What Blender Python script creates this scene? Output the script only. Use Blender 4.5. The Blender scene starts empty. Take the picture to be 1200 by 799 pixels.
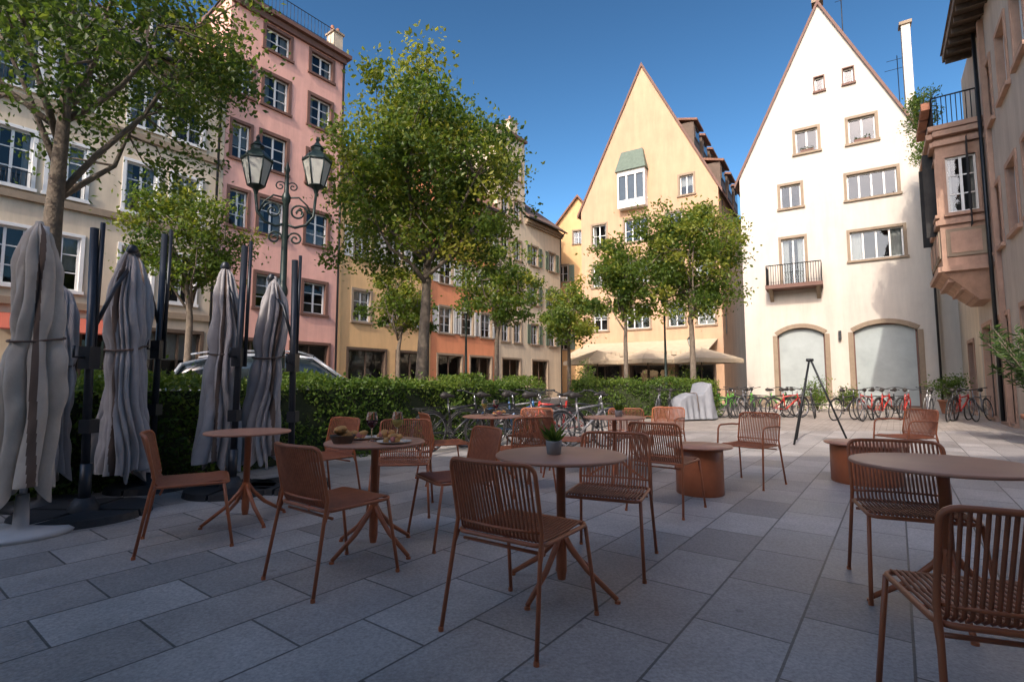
import bpy, bmesh, math, random
import numpy as np
from mathutils import Vector, Matrix
random.seed(7); rng=np.random.default_rng(7)
scene=bpy.context.scene
COL=scene.collection

# ------------------------------------------------------------ materials
MATS={}
def _new(name):
    m=bpy.data.materials.new(name); m.use_nodes=True
    nt=m.node_tree; b=nt.nodes['Principled BSDF']
    MATS[name]=m
    return m,nt,b
def mat(name,col,rough=.6,var=.15,scale=4.0,bump=0.0,bscale=40.0,metal=0.0,spec=.5,stain=0.0,coat=0.0,sheen=0.0):
    m,nt,b=_new(name)
    tc=nt.nodes.new('ShaderNodeTexCoord')
    n=nt.nodes.new('ShaderNodeTexNoise'); n.inputs['Scale'].default_value=scale; n.inputs['Detail'].default_value=6; n.inputs['Roughness'].default_value=.65
    nt.links.new(tc.outputs['Object'],n.inputs['Vector'])
    r=nt.nodes.new('ShaderNodeValToRGB')
    r.color_ramp.elements[0].position=.3; r.color_ramp.elements[1].position=.7
    c=np.array(col)
    r.color_ramp.elements[0].color=(*np.clip(c*(1-var),0,1),1); r.color_ramp.elements[1].color=(*np.clip(c*(1+var),0,1),1)
    nt.links.new(n.outputs['Fac'],r.inputs['Fac'])
    out=r.outputs['Color']
    if stain>0:
        mp=nt.nodes.new('ShaderNodeMapping'); mp.inputs['Scale'].default_value=(1.3,1.3,.16)
        nt.links.new(tc.outputs['Object'],mp.inputs['Vector'])
        n2=nt.nodes.new('ShaderNodeTexNoise'); n2.inputs['Scale'].default_value=1.6; n2.inputs['Detail'].default_value=8; n2.inputs['Roughness'].default_value=.7
        nt.links.new(mp.outputs['Vector'],n2.inputs['Vector'])
        r2=nt.nodes.new('ShaderNodeValToRGB'); r2.color_ramp.elements[0].position=.35; r2.color_ramp.elements[1].position=.62
        r2.color_ramp.elements[0].color=(1-stain,1-stain,1-stain*.95,1); r2.color_ramp.elements[1].color=(1,1,1,1)
        nt.links.new(n2.outputs['Fac'],r2.inputs['Fac'])
        mx=nt.nodes.new('ShaderNodeMixRGB'); mx.blend_type='MULTIPLY'; mx.inputs['Fac'].default_value=1
        nt.links.new(out,mx.inputs['Color1']); nt.links.new(r2.outputs['Color'],mx.inputs['Color2']); out=mx.outputs['Color']
    nt.links.new(out,b.inputs['Base Color'])
    b.inputs['Roughness'].default_value=rough; b.inputs['Metallic'].default_value=metal
    b.inputs['Specular IOR Level'].default_value=spec
    if coat: b.inputs['Coat Weight'].default_value=coat; b.inputs['Coat Roughness'].default_value=.08
    if sheen: b.inputs['Sheen Weight'].default_value=sheen
    if bump>0:
        n3=nt.nodes.new('ShaderNodeTexNoise'); n3.inputs['Scale'].default_value=bscale; n3.inputs['Detail'].default_value=5
        nt.links.new(tc.outputs['Object'],n3.inputs['Vector'])
        bp=nt.nodes.new('ShaderNodeBump'); bp.inputs['Strength'].default_value=bump; bp.inputs['Distance'].default_value=.02
        nt.links.new(n3.outputs['Fac'],bp.inputs['Height']); nt.links.new(bp.outputs['Normal'],b.inputs['Normal'])
    return m
def brick_mat(name,c1,c2,mortar,bw,rh,ms,rot=0,rough=.7,speck=.25,sscale=90,bump=.5,spots=False):
    m,nt,b=_new(name)
    tc=nt.nodes.new('ShaderNodeTexCoord'); mp=nt.nodes.new('ShaderNodeMapping')
    mp.inputs['Rotation'].default_value=(0,0,rot)
    nt.links.new(tc.outputs['Object'],mp.inputs['Vector'])
    br=nt.nodes.new('ShaderNodeTexBrick')
    br.inputs['Scale'].default_value=1; br.inputs['Brick Width'].default_value=bw; br.inputs['Row Height'].default_value=rh
    br.inputs['Mortar Size'].default_value=ms; br.inputs['Mortar Smooth'].default_value=.3
    br.inputs['Color1'].default_value=(*c1,1); br.inputs['Color2'].default_value=(*c2,1); br.inputs['Mortar'].default_value=(*mortar,1)
    nt.links.new(mp.outputs['Vector'],br.inputs['Vector'])
    n=nt.nodes.new('ShaderNodeTexNoise'); n.inputs['Scale'].default_value=sscale; n.inputs['Detail'].default_value=8; n.inputs['Roughness'].default_value=.8
    nt.links.new(tc.outputs['Object'],n.inputs['Vector'])
    n2=nt.nodes.new('ShaderNodeTexNoise'); n2.inputs['Scale'].default_value=1.1; n2.inputs['Detail'].default_value=8; n2.inputs['Roughness'].default_value=.7
    nt.links.new(tc.outputs['Object'],n2.inputs['Vector'])
    r=nt.nodes.new('ShaderNodeMapRange'); r.inputs['From Min'].default_value=.3; r.inputs['From Max'].default_value=.7; r.inputs['To Min'].default_value=1-speck; r.inputs['To Max'].default_value=1+speck
    nt.links.new(n.outputs['Fac'],r.inputs['Value'])
    r2=nt.nodes.new('ShaderNodeMapRange'); r2.inputs['From Min'].default_value=.3; r2.inputs['From Max'].default_value=.7; r2.inputs['To Min'].default_value=.70; r2.inputs['To Max'].default_value=1.2
    nt.links.new(n2.outputs['Fac'],r2.inputs['Value'])
    mu=nt.nodes.new('ShaderNodeMath'); mu.operation='MULTIPLY'; nt.links.new(r.outputs[0],mu.inputs[0]); nt.links.new(r2.outputs[0],mu.inputs[1])
    fac=mu.outputs[0]
    if spots:
        vo=nt.nodes.new('ShaderNodeTexVoronoi'); vo.inputs['Scale'].default_value=2.3; nt.links.new(tc.outputs['Object'],vo.inputs['Vector'])
        sr=nt.nodes.new('ShaderNodeMapRange'); sr.inputs['From Min'].default_value=.035; sr.inputs['From Max'].default_value=.06; sr.inputs['To Min'].default_value=.72; sr.inputs['To Max'].default_value=1
        nt.links.new(vo.outputs['Distance'],sr.inputs['Value'])
        m3=nt.nodes.new('ShaderNodeMath'); m3.operation='MULTIPLY'; nt.links.new(fac,m3.inputs[0]); nt.links.new(sr.outputs[0],m3.inputs[1]); fac=m3.outputs[0]
    mx=nt.nodes.new('ShaderNodeVectorMath'); mx.operation='SCALE'
    nt.links.new(br.outputs['Color'],mx.inputs[0]); nt.links.new(fac,mx.inputs['Scale'])
    nt.links.new(mx.outputs[0],b.inputs['Base Color']); 
    rr=nt.nodes.new('ShaderNodeMapRange'); rr.inputs['From Min'].default_value=.3; rr.inputs['From Max'].default_value=.7
    rr.inputs['To Min'].default_value=rough-.14; rr.inputs['To Max'].default_value=rough+.1
    nt.links.new(n2.outputs['Fac'],rr.inputs['Value']); nt.links.new(rr.outputs[0],b.inputs['Roughness'])
    inv=nt.nodes.new('ShaderNodeMath'); inv.operation='MULTIPLY_ADD'; inv.inputs[1].default_value=-1.0; inv.inputs[2].default_value=1.0
    nt.links.new(br.outputs['Fac'],inv.inputs[0])
    ad=nt.nodes.new('ShaderNodeMath'); ad.operation='MULTIPLY_ADD'; ad.inputs[1].default_value=.25
    nt.links.new(n.outputs['Fac'],ad.inputs[0]); nt.links.new(inv.outputs[0],ad.inputs[2])
    bp=nt.nodes.new('ShaderNodeBump'); bp.inputs['Strength'].default_value=bump; bp.inputs['Distance'].default_value=.008
    nt.links.new(ad.outputs[0],bp.inputs['Height']); nt.links.new(bp.outputs['Normal'],b.inputs['Normal'])
    return m
def glass_mat():
    m,nt,b=_new('window_glass'); out=nt.nodes['Material Output']; nt.nodes.remove(b)
    g=nt.nodes.new('ShaderNodeBsdfGlossy'); g.inputs['Roughness'].default_value=.03; g.inputs['Color'].default_value=(.75,.8,.85,1)
    t=nt.nodes.new('ShaderNodeBsdfTransparent'); t.inputs['Color'].default_value=(.62,.66,.67,1)
    lw=nt.nodes.new('ShaderNodeLayerWeight'); lw.inputs['Blend'].default_value=.35
    ma=nt.nodes.new('ShaderNodeMath'); ma.operation='MULTIPLY_ADD'; ma.inputs[1].default_value=.55; ma.inputs[2].default_value=.035
    nt.links.new(lw.outputs['Fresnel'],ma.inputs[0])
    tc=nt.nodes.new('ShaderNodeTexCoord'); n=nt.nodes.new('ShaderNodeTexNoise'); n.inputs['Scale'].default_value=1.2
    nt.links.new(tc.outputs['Object'],n.inputs['Vector'])
    bp=nt.nodes.new('ShaderNodeBump'); bp.inputs['Strength'].default_value=.15; bp.inputs['Distance'].default_value=.05
    nt.links.new(n.outputs['Fac'],bp.inputs['Height']); nt.links.new(bp.outputs['Normal'],g.inputs['Normal'])
    mx=nt.nodes.new('ShaderNodeMixShader'); nt.links.new(ma.outputs[0],mx.inputs[0]); nt.links.new(t.outputs[0],mx.inputs[1]); nt.links.new(g.outputs[0],mx.inputs[2])
    nt.links.new(mx.outputs[0],out.inputs['Surface'])
def leaf_mat(name,dark,mid,light,trans=.4):
    m,nt,b=_new(name); out=nt.nodes['Material Output']
    a=nt.nodes.new('ShaderNodeAttribute'); a.attribute_name='tint'
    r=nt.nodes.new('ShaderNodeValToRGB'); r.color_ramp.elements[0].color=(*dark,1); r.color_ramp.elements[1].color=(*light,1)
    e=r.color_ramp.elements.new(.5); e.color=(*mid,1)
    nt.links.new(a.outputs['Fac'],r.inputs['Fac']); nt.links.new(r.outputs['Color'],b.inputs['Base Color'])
    b.inputs['Roughness'].default_value=.45; b.inputs['Specular IOR Level'].default_value=.35
    t=nt.nodes.new('ShaderNodeBsdfTranslucent'); 
    hs=nt.nodes.new('ShaderNodeHueSaturation'); hs.inputs['Hue'].default_value=.488; hs.inputs['Saturation'].default_value=1.08; hs.inputs['Value'].default_value=2.0
    nt.links.new(r.outputs['Color'],hs.inputs['Color']); nt.links.new(hs.outputs['Color'],t.inputs['Color'])
    mx=nt.nodes.new('ShaderNodeMixShader'); mx.inputs[0].default_value=trans
    nt.links.new(b.outputs[0],mx.inputs[1]); nt.links.new(t.outputs[0],mx.inputs[2]); nt.links.new(mx.outputs[0],out.inputs['Surface'])
def clear_glass(name,col):
    m,nt,b=_new(name)
    b.inputs['Base Color'].default_value=(*col,1); b.inputs['Roughness'].default_value=.02; b.inputs['Transmission Weight'].default_value=1; b.inputs['IOR'].default_value=1.3

SLAB_ROT=-math.atan2(.8,.6)
brick_mat('terrace_slabs',(.275,.248,.230),(.44,.405,.38),(.12,.11,.10),.66,.43,.0065,rot=SLAB_ROT,rough=.56,speck=.42,sscale=60,bump=.6,spots=True)
brick_mat('square_pavers',(.32,.28,.24),(.38,.33,.285),(.22,.19,.17),.22,.14,.006,rot=SLAB_ROT,rough=.85,speck=.15,bump=.3)
mat('asphalt',(.06,.06,.062),.9,.2,3,.5,120)
mat('kerb_stone',(.3,.28,.26),.8,.15,6,.3,60)
mat('plaster_pink',(.74,.40,.32),.9,.08,1.2,.15,60,stain=.16)
mat('plaster_cream',(.62,.51,.37),.9,.08,1.2,.15,60,stain=.18)
mat('plaster_ochre',(.66,.42,.20),.9,.08,1.2,.15,60,stain=.15)
mat('plaster_orange',(.70,.27,.13),.9,.08,1.2,.15,60,stain=.15)
mat('plaster_pale',(.64,.53,.38),.9,.07,1.2,.15,60,stain=.18)
mat('plaster_tan',(.49,.315,.195),.9,.07,1.0,.15,60,stain=.16)
mat('plaster_white',(.56,.505,.43),.9,.06,1.0,.12,60,stain=.15)
mat('plaster_grey',(.46,.39,.32),.9,.07,1.2,.15,60,stain=.2)
mat('sandstone_pink',(.43,.265,.185),.85,.16,3,.35,50,stain=.2)
mat('sandstone_buff',(.27,.205,.14),.85,.12,4,.3,50,stain=.1)
mat('trim_brown',(.14,.07,.05),.7,.15,5)
mat('frame_white',(.66,.65,.62),.5,.05,8)
mat('shutter_pale',(.50,.50,.47),.6,.08,8)
mat('shutter_green',(.10,.14,.10),.6,.1,8)
mat('curtain',(.48,.46,.42),.9,.12,9)
mat('dark_room_backing',(.03,.028,.026),.9,.4,2)
mat('frosted',(.34,.38,.37),.3,.14,1.2,spec=.4)
mat('zinc_green',(.10,.135,.10),.6,.2,5)
mat('iron_black',(.018,.02,.022),.45,.3,20,.1,80,metal=.3)
mat('iron_green',(.02,.035,.03),.4,.3,20,.1,80,metal=.2)
mat('lantern_glass',(.50,.50,.44),.2,.1,8,spec=.7)
mat('tiles_a',(.20,.10,.065),.85,.35,9,.8,25)
mat('tiles_b',(.14,.09,.07),.85,.35,9,.8,25)
mat('slate',(.10,.09,.085),.6,.25,9,.5,25)
mat('wood_dark',(.09,.06,.04),.7,.3,8,.3,30)
mat('chimney_brick',(.40,.25,.18),.9,.2,14,.4,40)
mat('awning_cream',(.52,.42,.29),.85,.1,3)
mat('awning_red',(.32,.075,.045),.85,.1,3)
mat('flowers_red',(.5,.09,.06),.6,.3,30)
glass_mat()
mat('chair_paint',(.38,.118,.048),.36,.1,14,.06,160,spec=.5)
mat('chair_cord',(.32,.104,.047),.5,.2,25,.1,160)
mat('table_top',(.49,.24,.155),.42,.07,7,.04,200,spec=.45)
mat('bark',(.15,.12,.09),.95,.35,9,.9,30)
leaf_mat('leaf_tree',(.038,.072,.012),(.09,.14,.02),(.23,.235,.036),.46)
leaf_mat('leaf_tree_deep',(.034,.064,.012),(.07,.115,.02),(.16,.19,.035),.46)
leaf_mat('leaf_hedge',(.032,.068,.012),(.08,.14,.022),(.18,.23,.04),.38)
leaf_mat('leaf_oleander',(.03,.06,.016),(.055,.10,.025),(.10,.15,.035),.3)
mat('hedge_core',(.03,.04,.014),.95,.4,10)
mat('cloth_beige',(.50,.44,.37),.95,.12,5,.5,12,sheen=.2)
mat('cloth_grey',(.39,.365,.36),.95,.14,5,.5,12,sheen=.2)
mat('cloth_trim',(.13,.09,.07),.9,.12,9)
mat('mast_anthracite',(.03,.034,.042),.38,.15,8,metal=.4)
mat('base_black',(.024,.026,.03),.55,.3,12,.2,60)
mat('pole_white',(.5,.5,.5),.4,.06,8)
mat('rubber',(.025,.025,.025),.7,.2,30)
mat('chrome',(.4,.4,.42),.3,.1,20,metal=.9)
mat('saddle',(.03,.025,.022),.6,.2,30)
for n,c in (('bike_red',(.45,.03,.02)),('bike_green',(.12,.38,.05)),('bike_black',(.02,.02,.022)),('bike_blue',(.04,.13,.30)),('bike_white',(.5,.5,.48)),('bike_grey',(.16,.16,.17))):
    mat(n,c,.35,.1,10,coat=.4)
mat('car_silver',(.52,.54,.56),.28,.04,4,metal=.2,coat=.8)
mat('car_glass',(.03,.04,.045),.06,.2,2,spec=.8)
mat('pot_grey',(.27,.27,.27),.7,.12,12,.15,50)
mat('pot_terracotta',(.30,.125,.07),.8,.15,8,.2,40)
mat('ceramic',(.78,.75,.70),.25,.04,10)
mat('bread',(.55,.28,.09),.75,.35,18,.5,50)
mat('ham',(.5,.16,.12),.6,.3,20)
mat('red_wine',(.09,.006,.012),.1,.1,5)
mat('white_wine',(.5,.38,.08),.1,.1,5)
clear_glass('glassware',(.95,.97,.97))
mat('tarp',(.22,.23,.25),.7,.14,4,.6,7)

# ------------------------------------------------------------ mesh builder
class MB:
    def __init__(s): s.v=[];s.f=[];s.s=[];s.M=None
    def add(s,vs,fs,smooth=False):
        o=len(s.v)
        if s.M is not None: vs=[tuple(s.M@Vector(v)) for v in vs]
        s.v.extend([tuple(v) for v in vs]); s.f.extend([tuple(i+o for i in f) for f in fs]); s.s.extend([smooth]*len(fs))
    def quad(s,a,b,c,d): s.add([a,b,c,d],[(0,1,2,3)])
    def box(s,x0,x1,y0,y1,z0,z1):
        s.add([(x0,y0,z0),(x1,y0,z0),(x1,y1,z0),(x0,y1,z0),(x0,y0,z1),(x1,y0,z1),(x1,y1,z1),(x0,y1,z1)],
              [(0,3,2,1),(4,5,6,7),(0,1,5,4),(1,2,6,5),(2,3,7,6),(3,0,4,7)])
    def prism(s,poly,y0,y1):
        n=len(poly)
        s.add([(x,y0,z) for x,z in poly]+[(x,y1,z) for x,z in poly],
              [tuple(range(n)),tuple(range(2*n-1,n-1,-1))]+[(i,(i+1)%n,n+(i+1)%n,n+i) for i in range(n)])
    def prismx(s,poly,x0,x1):
        n=len(poly)
        s.add([(x0,y,z) for y,z in poly]+[(x1,y,z) for y,z in poly],
              [tuple(range(n)),tuple(range(2*n-1,n-1,-1))]+[(i,(i+1)%n,n+(i+1)%n,n+i) for i in range(n)])
    def tube(s,pts,r,n=8,cap=True,closed=False):
        pts=[Vector(p) for p in pts]; m=len(pts)
        rs=r if isinstance(r,(list,tuple)) else [r]*m
        vs=[];fs=[]
        def tan(i):
            if closed: return (pts[(i+1)%m]-pts[(i-1)%m]).normalized()
            a=pts[max(i-1,0)]; b=pts[min(i+1,m-1)]
            d=b-a
            return d.normalized() if d.length>1e-9 else Vector((0,0,1))
        t=tan(0); up=Vector((0,0,1)) if abs(t.z)<.9 else Vector((1,0,0))
        u=t.cross(up).normalized()
        for i in range(m):
            t=tan(i); u=(u-t*u.dot(t))
            if u.length<1e-6: u=t.orthogonal()
            u.normalize(); w=t.cross(u)
            for k in range(n):
                a=2*math.pi*k/n
                vs.append(pts[i]+(u*math.cos(a)+w*math.sin(a))*rs[i])
        for i in range(m if closed else m-1):
            j=(i+1)%m
            for k in range(n):
                k2=(k+1)%n
                fs.append((i*n+k,i*n+k2,j*n+k2,j*n+k))
        if cap and not closed:
            fs.append(tuple(range(n-1,-1,-1))); fs.append(tuple((m-1)*n+k for k in range(n)))
        s.add(vs,fs,True)
    def lathe(s,prof,c=(0,0,0),n=24,sx=1,sy=1,smooth=True):
        vs=[];fs=[]
        for r,z in prof:
            for k in range(n):
                a=2*math.pi*k/n; vs.append((c[0]+r*sx*math.cos(a),c[1]+r*sy*math.sin(a),c[2]+z))
        for i in range(len(prof)-1):
            for k in range(n):
                k2=(k+1)%n; fs.append((i*n+k,i*n+k2,(i+1)*n+k2,(i+1)*n+k))
        s.add(vs,fs,smooth)
        if prof[0][0]>1e-4: s.add(vs[:n],[tuple(range(n-1,-1,-1))])
        if prof[-1][0]>1e-4: s.add(vs[-n:],[tuple(range(n))])
    def mesh(s,name,matname):
        me=bpy.data.meshes.new(name); me.from_pydata(s.v,[],s.f); 
        me.polygons.foreach_set('use_smooth',s.s); me.materials.append(MATS[matname]); me.update()
        return me
    def obj(s,name,matname,parent=None):
        o=bpy.data.objects.new(name,s.mesh(name,matname)); COL.objects.link(o)
        if parent: o.parent=parent
        return o
def empty(name,loc=(0,0,0),rz=0):
    e=bpy.data.objects.new(name,None); e.location=loc; e.rotation_euler=(0,0,rz); e.empty_display_size=.3; COL.objects.link(e); return e
class Group:
    def __init__(s,name,loc=(0,0,0),rz=0):
        s.e=empty(name,loc,rz); s.d={}; s.M=None
    def m(s,matname,part=None):
        k=(matname,part or matname)
        if k not in s.d: s.d[k]=MB()
        s.d[k].M=s.M
        return s.d[k]
    def finish(s):
        for (mn,part),b in s.d.items():
            if b.f: b.obj(part,mn,s.e)
        return s.e
def ang(dx,dy): return math.atan2(dy,dx)
def face_ang(dx,dy): return math.atan2(-dx,dy)

# ------------------------------------------------------------ facades
def win(x,z,w,h,**k):
    d=dict(x=x,z=z,w=w,h=h,arch=0,sur=None,sw=.12,cols=2,rows=2,frame='frame_white',shut=None,r=.2,curt=.6,fill=None,flower=0,sill=True)
    d.update(k); return d
def facade(B,poly,wins,wall):
    bm=bmesh.new()
    f=bm.faces.new([bm.verts.new((x,0,z)) for x,z in poly])
    cx=set();cz=set()
    for w in wins:
        cx|={round(w['x']-w['w']/2,4),round(w['x']+w['w']/2,4)}; cz|={round(w['z'],4),round(w['z']+w['h'],4)}
    for c in cx: bmesh.ops.bisect_plane(bm,geom=bm.verts[:]+bm.edges[:]+bm.faces[:],plane_co=(c,0,0),plane_no=(1,0,0))
    for c in cz: bmesh.ops.bisect_plane(bm,geom=bm.verts[:]+bm.edges[:]+bm.faces[:],plane_co=(0,0,c),plane_no=(0,0,1))
    W=B.m(wall,'walls')
    bm.verts.index_update()
    for f in bm.faces:
        c=f.calc_center_median()
        if any(abs(c.x-w['x'])<w['w']/2 and w['z']<c.z<w['z']+w['h'] for w in wins): continue
        W.add([v.co.copy() for v in f.verts],[tuple(range(len(f.verts)))])
    bm.free()
    for w in wins: window(B,w,wall)
def window(B,w,wall):
    x0=w['x']-w['w']/2;x1=w['x']+w['w']/2;z0=w['z'];z1=z0+w['h'];r=w['r'];sw=w['sw']
    sm=w['sur'] or wall
    S=B.m(sm,'window_surrounds' if w['sur'] else 'walls')
    S.quad((x0,0,z0),(x0,r,z0),(x0,r,z1),(x0,0,z1)); S.quad((x1,0,z0),(x1,0,z1),(x1,r,z1),(x1,r,z0))
    S.quad((x0,0,z1),(x0,r,z1),(x1,r,z1),(x1,0,z1)); S.quad((x0,0,z0),(x1,0,z0),(x1,r,z0),(x0,r,z0))
    a=w['arch']
    if w['sur']:
        p=-.04
        zt=z1-a if a else z1
        S.box(x0-sw,x0,p,-.0015,z0,zt); S.box(x1,x1+sw,p,-.0015,z0,zt)
        if not a: S.box(x0-sw,x1+sw,p-.004,-.0015,z1,z1+sw)
        if w['sill']: S.box(x0-sw-.04,x1+sw+.04,p-.06,-.0015,z0-.1,z0)
    if a:
        n=14; half=(x1-x0)/2; R=(half*half+a*a)/(2*a); zc=z1-R
        al=math.asin(half/R)
        cur=[(w['x']+R*math.sin(-al+2*al*i/n), zc+R*math.cos(-al+2*al*i/n)) for i in range(n+1)]
        out=[(w['x']+(R+sw)*math.sin(-al+2*al*i/n), zc+(R+sw)*math.cos(-al+2*al*i/n)) for i in range(n+1)]
        Wm=B.m(wall,'walls')
        for i in range(n):
            (ax,az),(bx,bz)=cur[i],cur[i+1]
            Wm.quad((ax,-.001,az),(bx,-.001,bz),(bx,-.001,z1+.0005),(ax,-.001,z1+.0005))
            S.quad((ax,0,az),(bx,0,bz),(bx,r,bz),(ax,r,az))
            if w['sur']:
                (cx_,cz_),(dx_,dz_)=out[i],out[i+1]
                S.quad((ax,-.04,az),(bx,-.04,bz),(dx_,-.04,dz_),(cx_,-.04,cz_))
                S.quad((cx_,-.04,cz_),(dx_,-.04,dz_),(dx_,0,dz_),(cx_,0,cz_)); S.quad((ax,-.04,az),(bx,-.04,bz),(bx,0,bz),(ax,0,az))
    F=B.m(w['frame'],'window_frames'); fw=.06; y0=r-.08; y1=r-.02
    F.box(x0,x0+fw,y0,y1,z0,z1); F.box(x1-fw,x1,y0,y1,z0,z1); F.box(x0+fw,x1-fw,y0,y1,z1-fw,z1); F.box(x0+fw,x1-fw,y0,y1,z0,z0+fw)
    for i in range(1,w['cols']):
        xm=x0+(x1-x0)*i/w['cols']; F.box(xm-.035,xm+.035,y0-.006,y1,z0+fw,z1-fw)
    for j in range(1,w['rows']):
        zm=z0+(z1-z0)*j/w['rows']
        F.box(x0+fw,x1-fw,y0+.012,y1-.004,zm-.018,zm+.018)
    if w['fill']: B.m(w['fill'],'door_infill').quad((x0,r-.045,z0),(x1,r-.045,z0),(x1,r-.045,z1),(x0,r-.045,z1))
    else:
        B.m('window_glass','window_panes').quad((x0,r-.045,z0),(x1,r-.045,z0),(x1,r-.045,z1),(x0,r-.045,z1))
        d=r+.5+random.random()*.3
        B.m('dark_room_backing','dark_room_backing').quad((x0-.5,d,z0-.5),(x1+.5,d,z0-.5),(x1+.5,d,z1+.5),(x0-.5,d,z1+.5))  # dark sheet stands in for the unlit room behind the pane
        if random.random()<w['curt']:
            C=B.m('curtain','curtains'); k=random.random()
            yc=r+.07
            def drape(a0,a1,zb,zt):
                n=max(4,int((a1-a0)/.06)); vs=[];fs=[]
                for i in range(n+1):
                    xx=a0+(a1-a0)*i/n; yy=yc+.02*math.sin(i*1.9)
                    vs+= [(xx,yy,zb),(xx,yy,zt)]
                for i in range(n): fs.append((2*i,2*i+2,2*i+3,2*i+1))
                C.add(vs,fs,True)
            if k<.3: drape(x0,x1,z0+(z1-z0)*random.uniform(.35,.7),z1)
            elif k<.8:
                f=random.uniform(.18,.33)*(x1-x0); drape(x0,x0+f,z0,z1); drape(x1-f,x1,z0,z1)
            else: drape(x0,x1,z0,z0+(z1-z0)*.5)
    if w['shut']:
        H=B.m(w['shut'],'shutters'); sw2=(x1-x0)/2-.02; off=sw if w['sur'] else .02
        for sx0 in (x0-off-sw2,x1+off):
            H.box(sx0,sx0+.05,-.07,-.03,z0,z1);H.box(sx0+sw2-.05,sx0+sw2,-.07,-.03,z0,z1)
            H.box(sx0+.05,sx0+sw2-.05,-.07,-.03,z1-.06,z1);H.box(sx0+.05,sx0+sw2-.05,-.07,-.03,z0,z0+.06)
            nn=int((z1-z0-.12)/.07)
            for i in range(nn):
                zz=z0+.06+i*(z1-z0-.12)/nn
                H.add([(sx0+.05,-.062,zz),(sx0+sw2-.05,-.062,zz),(sx0+sw2-.05,-.04,zz+.065),(sx0+.05,-.04,zz+.065)],[(0,1,2,3)])
    if w['flower']:
        nf=w['flower']; xm=w['x']; hw=(x1-x0)*.3
        B.m('trim_brown','flower_pots').box(xm-hw,xm+hw,-.085,.06,z0+.002,z0+.13)
        cs=np.stack([rng.uniform(xm-hw,xm+hw,nf),rng.uniform(-.1,.05,nf),z0+.17+rng.normal(0.0,.06,nf)],1)
        FL=B.m('flowers_red','flowers'); GL=B.m('leaf_hedge','flower_leaves')
        for i,c in enumerate(cs):
            s=.04; a=rng.normal(size=3); a/=np.linalg.norm(a); b=np.cross(a,[0,0,1.1]); b/=np.linalg.norm(b)
            (FL if i%10==0 else GL).add([c+a*s,c+b*s,c-a*s,c-b*s],[(0,1,2,3)])
def shell(B,w,h,dp,wall,sides=True):
    W=B.m(wall,'walls')
    W.quad((0,0,0),(0,dp,0),(0,dp,h),(0,0,h)); W.quad((w,0,0),(w,dp,0),(w,dp,h),(w,0,h)); W.quad((0,dp,0),(w,dp,0),(w,dp,h),(0,dp,h))
def roof_par(B,w,h,dp,rh,mt,ov=.45,trim='sandstone_buff',bx=.02):
    t=.14
    B.m(mt,'roof').prismx([(-ov,h-.02),(dp/2,h+rh),(dp+ov,h-.02),(dp+ov,h-.02-t),(dp/2,h+rh-t*1.5),(-ov,h-.02-t)],-.1+bx,w+.1-bx)
    B.m(trim,'cornice').box(.003,w-.003,-.28,-.002,h-.42,h-.2)
    B.m(trim,'cornice').box(.003,w-.003,-.16,-.002,h-.56,h-.42)
    G=B.m('iron_black','gutter'); G.tube([(-.05+bx,-ov-.06,h-.14),(w+.05-bx,-ov-.06,h-.14)],.07,8)
    G.tube([(w-.25,-ov-.06,h-.18),(w-.25,-.1,h-.65),(w-.25,-.1,.1)],.05,8)
def gable_ends(B,w,h,dp,rh,wall):
    W=B.m(wall,'walls')
    for x in (0,w): W.add([(x,0,h),(x,dp,h),(x,dp/2,h+rh-.2)],[(0,1,2)])
def dormer(B,x,z,y,wd=1.1,hh=1.3,mt='tiles_b',dep=2.0):
    W=B.m('wood_dark','dormers')
    W.box(x-wd/2,x+wd/2,y,y+dep,z,z+hh)
    B.m('frame_white','dormer_frames').box(x-wd/2+.12,x+wd/2-.12,y-.03,y-.002,z+.15,z+hh-.1)
    B.m('car_glass','dormer_panes').box(x-wd/2+.2,x-.04,y-.045,y-.032,z+.23,z+hh-.18)
    B.m('car_glass','dormer_panes').box(x+.04,x+wd/2-.2,y-.045,y-.032,z+.23,z+hh-.18)
    B.m(mt,'dormer_roofs').prism([(x-wd/2-.15,z+hh),(x,z+hh+.55),(x+wd/2+.15,z+hh)],y-.2,y+dep+.3)
def chimney(B,x,y,z0,z1,sx=.6,sy=.5,mt='chimney_brick'):
    B.m(mt,'chimneys').box(x-sx/2,x+sx/2,y-sy/2,y+sy/2,z0,z1)
    B.m('sandstone_buff','chimney_caps').box(x-sx/2-.06,x+sx/2+.06,y-sy/2-.06,y+sy/2+.06,z1,z1+.1)
    for k in (-.15,.15): B.m('pot_terracotta','chimney_pots').lathe([(.1,0),(.08,.35)],(x+k,y,z1+.1),10)

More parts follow.
